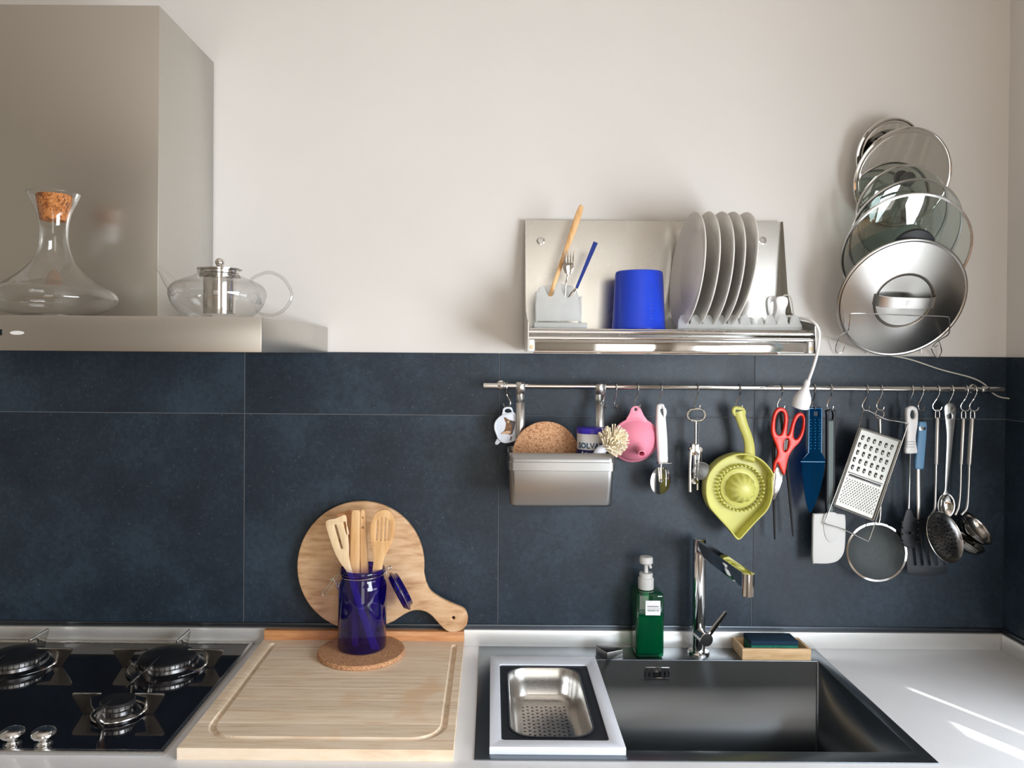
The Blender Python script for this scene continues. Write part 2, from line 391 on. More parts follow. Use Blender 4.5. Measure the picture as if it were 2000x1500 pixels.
# ------------------------------------------------------------------ the room
XL, XR, YF, ZT = -2.3, 1.2125, -3.6, 2.75
CT = .90                                   # worktop height
TOPZ, MIDZ, BOTZ = 1.588, 1.4413, .9485
struct(obj('floor', MB().box(XL - .15, XR + .15, YF - .15, .15, -.1, 0), MT['floor'], loc=(0, -1.8, 0)))
struct(obj('ceiling', MB().box(XL - .15, XR + .15, YF - .15, .15, ZT, ZT + .1), MT['ceiling'], loc=(0, -1.8, ZT)))
wall_back = struct(obj('wall_back', MB().box(XL - .15, XR + .15, .003, .15, 0, ZT), MT['plaster'], loc=(0, 0, 0)))
struct(obj('wall_left', MB().box(XL - .15, XL, YF, 0.003, 0, ZT), MT['roomwall'], loc=(XL, -1.8, 0)))
RIGHT = Matrix(((0, 0, 1, XR + .075), (1, 0, 0, 0), (0, 1, 0, 0), (0, 0, 0, 1)))
WY0, WY1, WZ0, WZ1 = -2.40, -.36, 1.0, 2.31
wall_right = struct(obj('wall_right', MB().plate([[(YF, 0), (.003, 0), (.003, ZT), (YF, ZT)], [(WY0, WZ0), (WY1, WZ0), (WY1, WZ1), (WY0, WZ1)]], .15, RIGHT), MT['plaster'], loc=(XR, -1.8, 0)))
FRONT = Matrix(((1, 0, 0, 0), (0, 0, -1, YF - .075), (0, 1, 0, 0), (0, 0, 0, 1)))
struct(obj('wall_front', MB().plate([[(XL - .15, 0), (XR + .15, 0), (XR + .15, ZT), (XL - .15, ZT)], [(-.05, .02), (.95, .02), (.95, 2.3), (-.05, 2.3)]], .15, FRONT), MT['roomwall'], loc=(0, YF, 0)))
# unseen door behind the camera, added to carry the fill light
dr = struct(obj('added_door', MB().plate([[(-.05, .02), (.95, .02), (.95, 2.3), (-.05, 2.3)], [(.05, .3), (.85, .3), (.85, 2.2), (.05, 2.2)]], .05, FRONT, .003), MT['white'], loc=(.45, YF - .075, .02)))
obj('pane', MB().box(.05, .85, YF - .078, YF - .072, .3, 2.2), MT['pane'], dr)
# window in the right wall: the outer frame, one open sash edge near the corner, a drawn linen curtain
wn1 = struct(obj('window_1', MB().plate([[(WY0, WZ0), (WY1, WZ0), (WY1, WZ1), (WY0, WZ1)], [(WY0 + .06, WZ0 + .06), (WY1 - .02, WZ0 + .06), (WY1 - .02, WZ1 - .01), (WY0 + .06, WZ1 - .01)]], .05, TR(.04, 0, 0) @ RIGHT), MT['white'], loc=(XR + .1, -1.5, WZ0)))
obj('pane', MB().box(XR + .118, XR + .122, WY0 + .06, WY1 - .02, WZ0 + .06, WZ1 - .01), MT['pane'], wn1)
obj('sash_stile', MB().box(XR + .001, XR + .008, -.962, -.840, WZ0, WZ1 - .001), MT['white'], wn1)
obj('sill', MB().box(XR - .02, XR + .09, WY0, WY1, WZ0 - .03, WZ0 + .001, .003), MT['white'], wn1)
cv, cf = [], []
for i in range(41):
    y = -.362 - i * (.497 / 40); x = XR + .030 + (.012 * math.cos(i * .9) if i < 33 else 0)
    cv += [(x, y, WZ0 + .005), (x, y, WZ1 + .05)]
    if i: cf.append((2 * i - 2, 2 * i, 2 * i + 1, 2 * i - 1))
o = obj('curtain', MB().mesh(cv, cf), MT['curtain'], wn1, ang=80)
o.modifiers.new('cloth', 'SOLIDIFY').thickness = .002
cv, cf = [], []
for i in range(81):
    y = -1.079 - i * (1.317 / 80); x = XR + .022 + .012 * math.cos(i * .9)
    cv += [(x, y, WZ0 + .005), (x, y, WZ1 + .05)]
    if i: cf.append((2 * i - 2, 2 * i, 2 * i + 1, 2 * i - 1))
o = obj('curtain', MB().mesh(cv, cf), MT['curtain'], wn1, ang=80)
o.modifiers.new('cloth', 'SOLIDIFY').thickness = .002

# slate tiles, each its own piece, over a grout bed
def tile_run(parent, rects, mk, nm='tile'):
    for r in rects: obj(nm, mk(*r), MT['slate'], parent)
g = .0010
obj('grout_bed', MB().box(XL, XR, .0012, .004, .9, TOPZ - .001), MT['grout'], wall_back)
xe = [XL, -1.784, -1.184, -.5834, .0176, .6177, XR]
rects = []
for a, b in zip(xe, xe[1:]):
    rects += [(a, b, MIDZ, TOPZ), (a, b, BOTZ - .01, MIDZ)]
tile_run(wall_back, rects, lambda a, b, c, d: MB().box(a + g, b - g, 0, .004, c + g, d - (g if d < 1.5 else 0), .0006, None, 1))
obj('grout_bed', MB().box(XR - .001, XR + .002, -.35, 0, .9, TOPZ - .001), MT['grout'], wall_right)
rects = []
for a, b in ((-.35, 0),):
    rects += [(a, b, MIDZ, TOPZ), (a, b, BOTZ - .01, MIDZ)]
tile_run(wall_right, rects, lambda a, b, c, d: MB().box(XR - .002, XR + .001, a + g, b - g, c + g, d - (g if d < 1.5 else 0), .0006, None, 1))
t1 = struct(obj('trim_1', MB().box(XL, XR - .004, -.004, 0, .937, BOTZ, .0012), MT['trim'], loc=(0, 0, .937)))
struct(obj('trim_2', MB().box(XR - .0065, XR - .0025, -.8, -.004, .937, BOTZ, .0012), MT['trim'], loc=(XR, -.4, .937)))

# ------------------------------------------------------------------ worktop
SX0, SX1, SY0, SY1 = .03, .737, -.485, -.090           # sink bowl
OX0, OX1, OY0, OY1 = -.026, .760, -.519, -.016         # sink rim
wt = thing('worktop', 'white worktop with a low steel upstand along the tiled wall', 'worktop', (0, -.32, CT))
obj('slab', MB().plate([[(XL, -.65), (XR - .001, -.65), (XR - .001, -.001), (XL, -.001)], [(SX0 - .006, SY0 - .006), (SX1 + .006, SY0 - .006), (SX1 + .006, SY1 + .006), (SX0 - .006, SY1 + .006)]], .04, TR(0, 0, CT - .02), .0015), MT['worktop'], wt)
obj('upstand', MB().box(XL, XR - .004, -.012, -.0005, CT, .938, .0008), MT['upstand'], wt)
obj('upstand', MB().box(XR - .0125, XR - .0025, -.645, -.0125, CT, .938, .0008), MT['upstand'], wt)

# ------------------------------------------------------------------ cooker hood
cb, ct_ = at(300, 687, -.52).z, at(300, 617.5, -.52).z
cxr = at(511, 650, -.52).x; cxl = cxr - .9
chx = at(310, 300, -.297).x; chl = cxl + (cxr - chx)
cht = at(310, 10.5, -.297).z
hd = thing('cooker_hood', 'brushed steel cooker hood with a square chimney on the wall', 'hood', ((cxl + cxr) / 2, -.2, cb))
obj('canopy', MB().box(cxl, cxr, -.52, -.001, cb, ct_, .0015), MT['hood'], hd)
obj('neck', MB().box(chl + .003, chx - .003, -.294, -.001, ct_ - .001, ct_ + .0095), MT['upstand'], hd)
obj('chimney', MB().box(chl, chx, -.297, -.001, ct_ + .009, cht, .0012), MT['hood'], hd)
q = at(33, 650, -.5205)
badge = [(math.cos(k * math.pi / 12) * .0115, math.sin(k * math.pi / 12) * .0034) for k in range(24)]
obj('badge', MB().plate([badge], .0012, WALL(-.5205) @ TR(q.x, q.z, 0)), MT['white'], hd)
q = at(-6, 649, -.5205)
obj('display', MB().box(q.x - .018, q.x + .0085, -.521, -.5195, q.z - .005, q.z + .005), MT['blackglass'], hd)

# ------------------------------------------------------------------ gas hob
HX0, HX1, HY0, HY1 = -1.30, -.553, -.513, -.0135
hob = thing('gas_hob', 'black glass gas hob with steel frame set in the worktop', 'hob', ((HX0 + HX1) / 2, -.26, CT))
fr = [[(HX0, HY0), (HX1, HY0), (HX1, HY1), (HX0, HY1)], [(HX0 + .009, HY0 + .009), (HX1 - .009, HY0 + .009), (HX1 - .009, HY1 - .012), (HX0 + .009, HY1 - .012)]]
obj('frame', MB().plate(fr, .008, TR(0, 0, CT + .004), .002), MT['steel'], hob)
GZ = CT + .006
obj('glass_plate', MB().box(HX0 + .008, HX1 - .008, HY0 + .008, HY1 - .011, CT + .0002, GZ), MT['blackglass'], hob)
def burner(x, y, r):
    M = TR(x, y, GZ)
    base = obj('burner', MB().lathe([(0, .0), (r * 1.42, 0), (r * 1.42, .003), (r * 1.30, .007), (r * 1.12, .010), (r * 1.10, .016), (r * 1.0, .018), (0, .018)], M), MT['burnerskirt'], hob)
    obj('flame_ring', MB().lathe([(0, .0178), (r * .98, .0178), (r * 1.0, .0245), (0, .0245)], M), MT['satin'], base)
    pm = MB(); nn = int(r * 620)
    for k in range(nn):
        a = 2 * math.pi * k / nn
        c = Vector((x + r * .995 * math.cos(a), y + r * .995 * math.sin(a), GZ + .0212))
        pm.box(-.0008, .0008, -.0008, .0008, -.0024, .0024, 0, axm(c, (0, 0, 1), (math.cos(a), math.sin(a), 0)))
    obj('flame_ports', pm, MT['black'], base)
    obj('burner_cap', MB().lathe([(0, .0243), (r * 1.03, .0243), (r * 1.03, .027), (r * .96, .0295), (r * .5, .0305), (0, .0305)], M), MT['blackenamel'], base)
burner(-.694, -.165, .057); burner(-1.02, -.165, .057); burner(-.6965, -.378, .030)
def pan_support(x, y, half, rr, label):
    t = thing('pan_support', label, 'pan support', (x, y, GZ), 'steel pan supports on the hob')
    ring = [(x + rr * math.cos(a * math.pi / 24), y + rr * math.sin(a * math.pi / 24), GZ + .0045) for a in range(48)]
    obj('ring', MB().tube(ring, .0022, 8, True), MT['wire'], t)
    h = .040
    prof = [(rr - .004, .002), (rr + .006, .0005), (rr + .012, .0005), (rr + .012, .008), (half - .012, h - .012), (half, h - .003), (half - .003, h), (half * .42, h), (half * .40, h - .004), (half * .52, h - .008), (rr + .004, .010)]
    prof = [(half * .36, h), (half - .004, h), (half - .001, h - .002), (half - .001, h - .006), (rr + .020, .0005), (rr + .004, .0005), (rr - .002, .006), (rr + .004, .014), (half * .60, h - .008), (half * .36, h - .004)]
    for a in range(4):
        d = Vector((math.cos(a * math.pi / 2), math.sin(a * math.pi / 2), 0)); nrm = d.cross(Vector((0, 0, 1)))
        M = Matrix(((d.x, 0, nrm.x, x), (d.y, 0, nrm.y, y), (0, 1, 0, GZ), (0, 0, 0, 1)))
        obj('blade', MB().plate([prof], .003, M, .0004), MT['bladesteel'], t)
pan_support(-.694, -.16, .120, .078, 'steel pan support over the large rear burner beside the chopping board')
pan_support(-1.02, -.16, .120, .078, 'steel pan support over the rear burner at the left edge')
pan_support(-.6965, -.375, .0875, .046, 'small steel pan support over the front burner')
for kx in (-.768, -.822):
    kn = obj('knob', MB().lathe([(0, 0), (.012, 0), (.0115, .004), (.0095, .006), (.0095, .012), (.0195, .018), (.0205, .022), (.018, .027), (.010, .0305), (0, .0315)], TR(kx, -.493, GZ)), MT['chrome'], hob, ang=70)
    obj('knob_collar', MB().lathe([(0, 0), (.0150, 0), (.0150, .0025), (.0122, .0035), (0, .0035)], TR(kx, -.493, GZ)), MT['wire'], kn)

# ------------------------------------------------------------------ chopping board on the worktop
BX0, BX1, BY0, BY1, BZ = -.526, -.061, -.524, -.014, CT + .0195
cbd = thing('chopping_board', 'large wooden chopping board with juice groove lying beside the hob', 'chopping board', ((BX0 + BX1) / 2, -.27, CT))
def seg_d(p, a, b):
    ab = b - a; t = max(0, min(1, (p - a).dot(ab) / ab.length_squared)); return (p - (a + ab * t)).length
gl, gr_, gf, gc, gs = BX0 + .030, BX1 - .021, BY0 + .036, .055, -.062
gpath = [Vector((gl, gs))]
gpath += [Vector((gl + gc - gc * math.cos(a * math.pi / 16), gf + gc - gc * math.sin(a * math.pi / 16))) for a in range(9)]
gpath += [Vector((gr_ - gc + gc * math.sin(a * math.pi / 16), gf + gc - gc * math.cos(a * math.pi / 16))) for a in range(9)]
gpath += [Vector((gr_, gs))]
def groove(p):
    if gl + .07 < p.x < gr_ - .07 and p.y > gf + .02: return 0
    d = min(seg_d(p, a, b) for a, b in zip(gpath, gpath[1:]))
    return -.006 * math.sqrt(max(0, 1 - (d / .0062) ** 2)) if d < .0062 else 0
random.seed(4)
ys = [BY0, -.487, -.434, -.386, -.341, -.290, -.238, -.191, -.140, -.088, BY1 - .018]
for y0, y1 in zip(ys, ys[1:]):
    fine = .0011 if y0 < -.43 else .0028
    ny = max(8, int((y1 - y0) / fine)); vs, fs = [], []
    XS = [BX0]
    while XS[-1] < BX1 - 1e-6:
        x = XS[-1]; near = min(abs(x - gl), abs(x - gr_))
        corner = y0 < -.40 and (x < gl + .065 or x > gr_ - .065)
        XS.append(min(BX1, x + (.0009 if near < .009 else .0012 if corner else .006)))
    nx = len(XS) - 1
    for j in range(ny + 1):
        for i in range(nx + 1):
            x = XS[i]; y = y0 + .00015 + (y1 - y0 - .0003) * j / ny
            e = -.0004 if j in (0, ny) else 0
            if y0 == BY0 and j == 0: e = -.002
            vs.append((x, y, BZ + groove(Vector((x, y))) + e))
    for j in range(ny):
        for i in range(nx):
            k = j * (nx + 1) + i; fs.append((k, k + 1, k + nx + 2, k + nx + 1))
    m = len(vs)
    rim = [i for i in range(nx + 1)] + [(j + 1) * (nx + 1) - 1 for j in range(1, ny + 1)] + [ny * (nx + 1) + i for i in range(nx - 1, -1, -1)] + [j * (nx + 1) for j in range(ny - 1, 0, -1)]
    for k in rim: vs.append((vs[k][0], vs[k][1], CT + .0002))
    n = len(rim)
    for k in range(n): fs.append((rim[k], m + k, m + (k + 1) % n, rim[(k + 1) % n]))
    fs.append(tuple(range(m, m + n)))
    obj('stave', MB().mesh(vs, fs), MT['board'], cbd, ang=50)
obj('back_lip', MB().box(BX0, BX1, BY1 - .018, BY1, CT + .0002, .9405, .0015), MT['beech'], cbd)

# ------------------------------------------------------------------ sink
sk = thing('kitchen_sink', 'deep rectangular steel sink set in the worktop', 'sink', ((OX0 + OX1) / 2, -.27, CT))
obj('rim', MB().plate([[(OX0, OY0), (OX1, OY0), (OX1, OY1), (OX0, OY1)], [(SX0, SY0), (SX1, SY0), (SX1, SY1), (SX0, SY1)]], .0018, TR(0, 0, CT + .0009), .0004), MT['sinksteel'], sk)
d = .24; vs = []; fs = []
for z, e in ((CT + .001, 0), (CT - d, 0)):
    vs += [(SX0, SY0, z), (SX1, SY0, z), (SX1, SY1, z), (SX0, SY1, z)]
fs = [(0, 1, 5, 4), (1, 2, 6, 5), (2, 3, 7, 6), (3, 0, 4, 7), (4, 5, 6, 7)]
b = bmesh.new(); bv = [b.verts.new(v) for v in vs]
for f in fs: b.faces.new([bv[i] for i in f])
bmesh.ops.bevel(b, geom=[e for e in b.edges if len(e.link_faces) == 2], offset=.004, segments=3, affect='EDGES')
o = obj('bowl', MB().add(b), MT['sinksteel'], sk); sm = o.modifiers.new('sheet', 'SOLIDIFY'); sm.thickness = .0012; sm.offset = 0
obj('drain', MB().lathe([(0, .002), (.03, .002), (.042, .004), (.045, .001), (.045, -.004), (0, -.004)], TR(.45, -.27, CT - d + .002)), MT['chrome'], sk)
q = at(1283, 1314, SY1 - .001)
ov = obj('overflow_plate', MB().box(q.x - .028, q.x + .028, SY1 - .0015, SY1 + .001, q.z - .0125, q.z + .0125, .0004), MT['chrome'], sk)
for dx in (-.0225, -.0125, .0125, .0225):
    obj('overflow_slot', MB().box(q.x + dx - .0032, q.x + dx + .0032, SY1 - .0019, SY1 - .001, q.z - .0105, q.z + .0105), MT['black'], ov)
obj('overflow_screw', MB().lathe([(0, .0035), (.004, .003), (.0058, 0), (0, 0)], axm((q.x, SY1 - .0013, q.z), (0, -1, 0)), 20), MT['chrome'], ov)

# colander tray resting across the sink
TX0, TX1, TY0, TY1, TZ0, TZ1 = .0, .2335, -.503, -.108, CT + .0018, CT + .0155
tr = thing('colander_tray', 'white framed colander tray resting across the left of the sink', 'colander', ((TX0 + TX1) / 2, -.3, TZ0))
def rrect(x0, x1, y0, y1, r, n=6):
    p = []
    for cx, cy, a0 in ((x1 - r, y1 - r, 0), (x0 + r, y1 - r, 90), (x0 + r, y0 + r, 180), (x1 - r, y0 + r, 270)):
        for k in range(n + 1):
            a = math.radians(a0 + 90 * k / n); p.append((cx + r * math.cos(a), cy + r * math.sin(a)))
    return p
i0, i1 = atz(983, 1297, TZ1), atz(1197, 1446, TZ1)
IX0, IX1, IY0, IY1 = .0205, .2085, i1.y, i0.y
obj('frame', MB().plate([[(TX0, TY0), (TX1, TY0), (TX1, TY1), (TX0, TY1)], rrect(IX0, IX1, IY0, IY1, .006)], TZ1 - TZ0, TR(0, 0, (TZ0 + TZ1) / 2), .0012), MT['whitecool'], tr)
KX0, KX1, KY0, KY1 = IX0 + .0185, IX1 - .0235, IY0 + .016, IY1 - .016
obj('inner_rim', MB().plate([rrect(IX0, IX1, IY0, IY1, .006), rrect(KX0 - .002, KX1 + .002, KY0 - .002, KY1 + .002, .038)], .004, TR(0, 0, TZ1 - .0045), .0006), MT['charcoal'], tr)
N = 7; rings = []
for ins, z in ((-.004, TZ1 - .0012), (-.001, TZ1 - .0008), (.0, TZ1 - .002), (.003, TZ1 - .03), (.006, TZ1 - .052), (.011, TZ1 - .062), (.020, TZ1 - .066)):
    rings.append([(x, y, z) for x, y in rrect(KX0 + ins, KX1 - ins, KY0 + ins, KY1 - ins, max(.040 - ins * .6, .02), 8)])
vs = [v for r in rings for v in r]; n = len(rings[0]); fs = []
for j in range(len(rings) - 1):
    for k in range(n): fs.append((j * n + k, j * n + (k + 1) % n, (j + 1) * n + (k + 1) % n, (j + 1) * n + k))
fs.append(tuple(range((len(rings) - 1) * n, len(rings) * n)))
bs = obj('basin', MB().mesh(vs, fs), MT['steel'], tr, ang=60)
hm = MB(); hz = TZ1 - .0658
for j in range(16):
    for i in range(10):
        x = KX0 + .030 + i * (KX1 - KX0 - .06) / 9; y = KY0 + .030 + j * .0145 + (.004 if i % 2 else 0)
        if y < KY1 - .03: hm.lathe([(.0024, 0), (0, .0001)], TR(x, y, hz), 10)
stuff(obj('drain_holes', hm, MT['black'], bs))

# ------------------------------------------------------------------ decanter and teapot on the hood
HZ = ct_
q = at(105, 612, -.408); k = 3239.0
prof = [(142, 75), (125, 120), (97, 180), (82, 240), (77, 300), (79, 360), (92, 420), (120, 480), (175, 540), (250, 600), (315, 640), (346, 680), (345, 712), (310, 752), (240, 783), (178, 796), (170, 806)]
pr = [(v.x / k, (808 - v.y) / k) for v in spl([(float(a), float(b)) for a, b in prof], 5, False)]
dc = thing('wine_decanter', 'wide clear glass decanter standing on the cooker hood', 'decanter', (q.x, -.408, HZ))
obj('glass_body', MB().lathe([(0, .0065), (.050, .0062)] + pr[::-1], TR(q.x, -.408, HZ + .0003), 64), MT['glass'], dc, ang=80)
obj('thick_base', MB().lathe([(0, .001), (.0515, .001), (.0525, .004), (.0505, .0062), (0, .0055)], TR(q.x, -.408, HZ), 48), MT['glassrod'], dc, ang=80)
obj('rim', MB().lathe([(.0436, .2262), (.0446, .2270), (.0440, .2278), (.0430, .2268), (.0436, .2262)], TR(q.x, -.408, HZ), 48), MT['glassrod'], dc)
tag(obj('cork_stopper', MB().lathe([(0, .1775), (.0228, .1775), (.0238, .180), (.0300, .222), (.0300, .2235), (.029, .2245), (0, .2245)], TR(q.x, -.408, HZ), 32), MT['corkstop']), 'tapered cork stopper in the neck of the glass decanter', 'stopper')

q = at(425.5, 617, -.40); k = 7331.0; tx, ty = q.x, -.40
tp = thing('glass_teapot', 'clear glass teapot with steel infuser standing on the cooker hood', 'teapot', (tx, ty, HZ))
prof = [(0, 950), (330, 955), (420, 930), (500, 870), (580, 770), (622, 665), (628, 590), (590, 505), (500, 445), (380, 400), (285, 355), (262, 330), (268, 305)]
pr = [(max(v.x, 0) / k, (957 - v.y) / k) for v in spl([(float(a), float(b)) for a, b in prof], 5, False)]
obj('glass_body', MB().lathe(pr, TR(tx, ty, HZ), 64), MT['glass'], tp, ang=80)
tzp = lambda x, y: Vector((tx + (x - 866) / k, ty, HZ + (957 - y) / k))
obj('spout', MB().tube([tzp(330, 570), tzp(215, 440), tzp(110, 310), tzp(20, 255)], [.0165, .0115, .0066, .0042], 16, False, 6, None, 1, False), MT['glass'], tp, ang=80)
obj('handle', MB().tube([tzp(*p) for p in ((1290, 450), (1330, 400), (1420, 350), (1560, 316), (1720, 380), (1825, 510), (1858, 640), (1800, 765), (1690, 865), (1560, 893), (1440, 875), (1395, 840))], .0027, 10, False, 5), MT['glassrod'], tp, ang=80)
zz = lambda y: (957 - y) / k
inf = obj('infuser', MB().lathe([(0, zz(882)), (.0283, zz(885)), (.0285, zz(880)), (.0285, zz(385)), (.0345, zz(380)), (.0345, zz(345)), (.0275, zz(345)), (.0275, zz(880))], TR(tx + .003, ty, HZ), 48), MT['mirror'], tp)
ld = obj('lid', MB().lathe([(0, zz(330)), (.034, zz(335)), (.0345, zz(300)), (.0400, zz(290)), (.0402, zz(276)), (.030, zz(262)), (.008, zz(252)), (0, zz(252))], TR(tx + .003, ty, HZ), 48), MT['mirror'], tp)
obj('lid_knob', MB().ball((tx + .003, ty, HZ + zz(188)), .0083, 24), MT['mirror'], ld)

# ------------------------------------------------------------------ trivet, jar and its utensils
jx, jy = at(708, 1200, -.096).x, -.098
TRZ = BZ + .0105
tag(obj('cork_trivet', MB().lathe([(0, .0002), (.0935, .0002), (.0955, .002), (.0955, .0085), (.0935, .0103), (0, .0103)], TR(jx + .001, -.112, BZ), 64), MT['corkdark']), 'round cork trivet under the blue jar on the chopping board', 'trivet')
JH = at(708, 1108, jy).z - TRZ
jar = thing('storage_jar', 'cobalt blue glass clip-top jar holding wooden utensils', 'jar', (jx, jy, TRZ))
R = .0535
obj('glass_body', MB().lathe([(0, .004), (.046, .0035), (.048, .0004), (R - .002, .001), (R, .005), (R, JH - .040), (R - .002, JH - .031), (.0485, JH - .024), (.0475, JH - .019), (.0475, JH - .012), (.0500, JH - .010), (.0508, JH - .006), (.0500, JH - .001), (.0480, JH), (.0455, JH - .002)], TR(jx, jy, TRZ), 56), MT['blueglass'], jar, ang=60)
wr = MB()
wr.tube([(jx + .0493 * math.cos(a * math.pi / 20), jy + .0493 * math.sin(a * math.pi / 20), TRZ + JH - .0145 + .002 * math.cos(a * math.pi / 20)) for a in range(40)], .0010, 8, True)
Zj = TRZ + JH
def jp(x, y, Y=None): return at(620 + x / 7.143, 1090 + y / 7.143, jy - .004 if Y is None else Y)
wr.tube([jp(300, 225), jp(255, 240), jp(225, 290), jp(180, 350), jp(120, 430), jp(65, 490), jp(100, 525), jp(150, 470), jp(200, 400), jp(240, 330), jp(215, 300), jp(190, 300), jp(185, 285), jp(210, 280), jp(240, 315)], .0010, 8, False, 5)
wr.tube([jp(300, 240), jp(255, 335), jp(285, 430), jp(310, 550), jp(322, 540), jp(300, 420), jp(275, 330)], .0010, 8, False, 4)
wr.tube([jp(940, 195), jp(970, 150), jp(1000, 110), jp(1035, 130), jp(1010, 160), jp(975, 120), jp(960, 190), jp(965, 240)], .0010, 8, False, 5)
obj('wire_clasp', wr, MT['wire'], jar)
lc = jp(1130, 470, jy + .004); ln = Vector((.85, .28, .45)).normalized()
L = obj('lid', MB().lathe([(0, -.002), (.036, -.003), (.038, -.006), (.040, -.003), (.0425, 0), (.0455, .001), (.0455, .006), (.0400, .008), (.0385, .015), (.036, .0165), (0, .0155)], axm(lc, ln), 48), MT['blueglass'], jar, ang=60)
obj('lid_wire', MB().tube([Vector(lc) + axm((0, 0, 0), ln).to_3x3() @ Vector((.0462 * math.cos(a * math.pi / 20), .0462 * math.sin(a * math.pi / 20), .0035)) for a in range(40)], .0010, 8, True), MT['wire'], L)

def up(pts): return zm(pts, 560, 960, 4.055)
def utensil(name, label, outer, Y, th, mat, holes=(), tail=None, curved=True):
    lo = pxs(spl(up(outer), 4) if curved else up(outer), Y)
    hs = [pxs(spl(up(h), 4), Y) for h in holes]
    t = obj(name, MB().plate([lo] + hs, th, WALL(Y), .0010), mat)
    tag(t, label, name.split('_')[-1]); return t
def slot(x0, y0, x1, y1, w):
    d = Vector((x1 - x0, y1 - y0)).normalized(); nn = Vector((-d.y, d.x)) * w
    return [(x0 + nn.x, y0 + nn.y), (x1 + nn.x, y1 + nn.y), (x1 + d.x * w, y1 + d.y * w), (x1 - nn.x, y1 - nn.y), (x0 - nn.x, y0 - nn.y), (x0 - d.x * w, y0 - d.y * w)]
utensil('slotted_spatula', 'pale wooden slotted spatula leaning left in the blue jar',
        [(310, 242), (388, 212), (466, 186), (478, 290), (492, 420), (500, 560), (560, 760), (640, 1000), (720, 1205), (733, 1246), (705, 1262), (672, 1246), (600, 1050), (520, 800), (478, 640), (430, 570), (385, 490), (348, 390)], -.118, .005, MT['palewood'],
        [slot(388, 272, 434, 440, 9), slot(458, 248, 478, 330, 9), [(706, 1225), (715, 1232), (706, 1240), (697, 1232)]])
utensil('wooden_spatula', 'darker wooden spatula standing behind the pale slotted spatula',
        [(398, 186), (450, 165), (510, 150), (515, 260), (500, 430), (520, 640), (530, 900), (535, 1190), (495, 1195), (480, 900), (470, 640), (440, 430), (410, 280)], -.078, .005, MT['beech'])
utensil('wooden_stirrer', 'flat brown wooden stirrer with square end upright in the jar',
        [(516, 160), (530, 144), (568, 144), (582, 158), (580, 300), (578, 625), (572, 900), (566, 1220), (520, 1220), (508, 900), (500, 625), (506, 400)], -.102, .007, MT['utensil'], curved=False)
utensil('wooden_stirrer', 'narrow wooden stirrer with two holes upright in the jar',
        [(586, 150), (606, 138), (622, 155), (634, 350), (648, 625), (655, 900), (655, 1215), (600, 1215), (592, 900), (584, 625), (584, 350)], -.092, .007, MT['utensil'],
        [[(603, 196), (610, 205), (603, 214), (596, 205)], [(603, 270), (612, 280), (613, 292), (603, 288), (593, 292), (594, 280)]], curved=False)
sp = utensil('slotted_spoon', 'wooden slotted spoon with oval bowl leaning right in the jar',
        [(785, 142), (825, 160), (855, 215), (862, 290), (845, 380), (800, 470), (770, 540), (755, 625), (720, 850), (690, 1200), (650, 1200), (660, 850), (680, 625), (688, 540), (678, 450), (662, 350), (668, 250), (705, 170), (745, 146)], -.110, .007, MT['utensil'],
        [slot(722, 232, 714, 372, 5), slot(752, 218, 745, 376, 5), slot(783, 218, 778, 376, 5), slot(812, 238, 806, 370, 5)])

# ------------------------------------------------------------------ round paddle board against the tiles
RY = -.020
circ = [(590 + 501 * math.cos(math.radians(a)), 590 - 501 * math.sin(math.radians(a))) for a in range(-6, 293, 4)]
hand = [(855, 1020), (940, 966), (1010, 938), (1085, 942), (1145, 972), (1200, 1030), (1250, 1080), (1300, 1104), (1370, 1096), (1420, 1060), (1436, 1010), (1430, 965), (1400, 922), (1300, 880), (1210, 836), (1140, 785), (1104, 715)]
hand = [tuple(p) for p in spl(hand, 4, False)]
outl = pxs(up(circ + hand), RY)
hole = pxs(up([(1323 + 12 * math.cos(a * math.pi / 8), 995 + 12 * math.sin(a * math.pi / 8)) for a in range(16)]), RY)
pb = MB().plate([outl, hole], .017, WALL(0), .003, 2)
zmin = min(v.co.z for v in pb.bm.verts); zoff = .9412
bmesh.ops.transform(pb.bm, matrix=TR(0, -.0315, zmin) @ Matrix.Rotation(math.radians(-4.0), 4, 'X') @ TR(0, 0, -zmin), verts=pb.bm.verts)
zmin2 = min(v.co.z for v in pb.bm.verts)
bmesh.ops.translate(pb.bm, vec=(0, 0, zoff - zmin2), verts=pb.bm.verts)
tag(obj('paddle_board', pb, MT['roundwood']), 'round wooden paddle board with handle leaning against the tiles', 'chopping board')

# ------------------------------------------------------------------ things on the sink rim
RZ = CT + .0018
def bz(y, Y): return at(1275, y, Y).z
bx0, bx1, by0, by1 = .329, .393, -.081, -.0165
sb = thing('soap_bottle', 'square green pump bottle of soap on the sink rim', 'soap bottle', ((bx0 + bx1) / 2, -.05, RZ))
bt = bz(1151, -.05)
obj('bottle_body', MB().box(bx0, bx1, by0, by1, RZ, bt, .008, None, 4), MT['greenglass'], sb)
obj('liquid', MB().box(bx0 + .0022, bx1 - .0022, by0 + .0022, by1 - .0022, RZ + .008, bz(1204, -.081), .006, None, 3), MT['greenliquid'], sb)
bcx, bcy = (bx0 + bx1) / 2 - .0045, (by0 + by1) / 2
by = lambda y: bz(1080 + y / 6.82, bcy)
obj('neck', MB().lathe([(.0135, bt - .004), (.0135, by(430))], TR(bcx, bcy, 0), 32), MT['greenglass'], sb)
obj('dip_tube', MB().lathe([(0, RZ + .02), (.0028, RZ + .02), (.0028, by(640)), (.0072, by(635)), (.0072, by(460)), (0, by(460))], TR(bcx, bcy, 0), 20), MT['frostwhite'], sb)
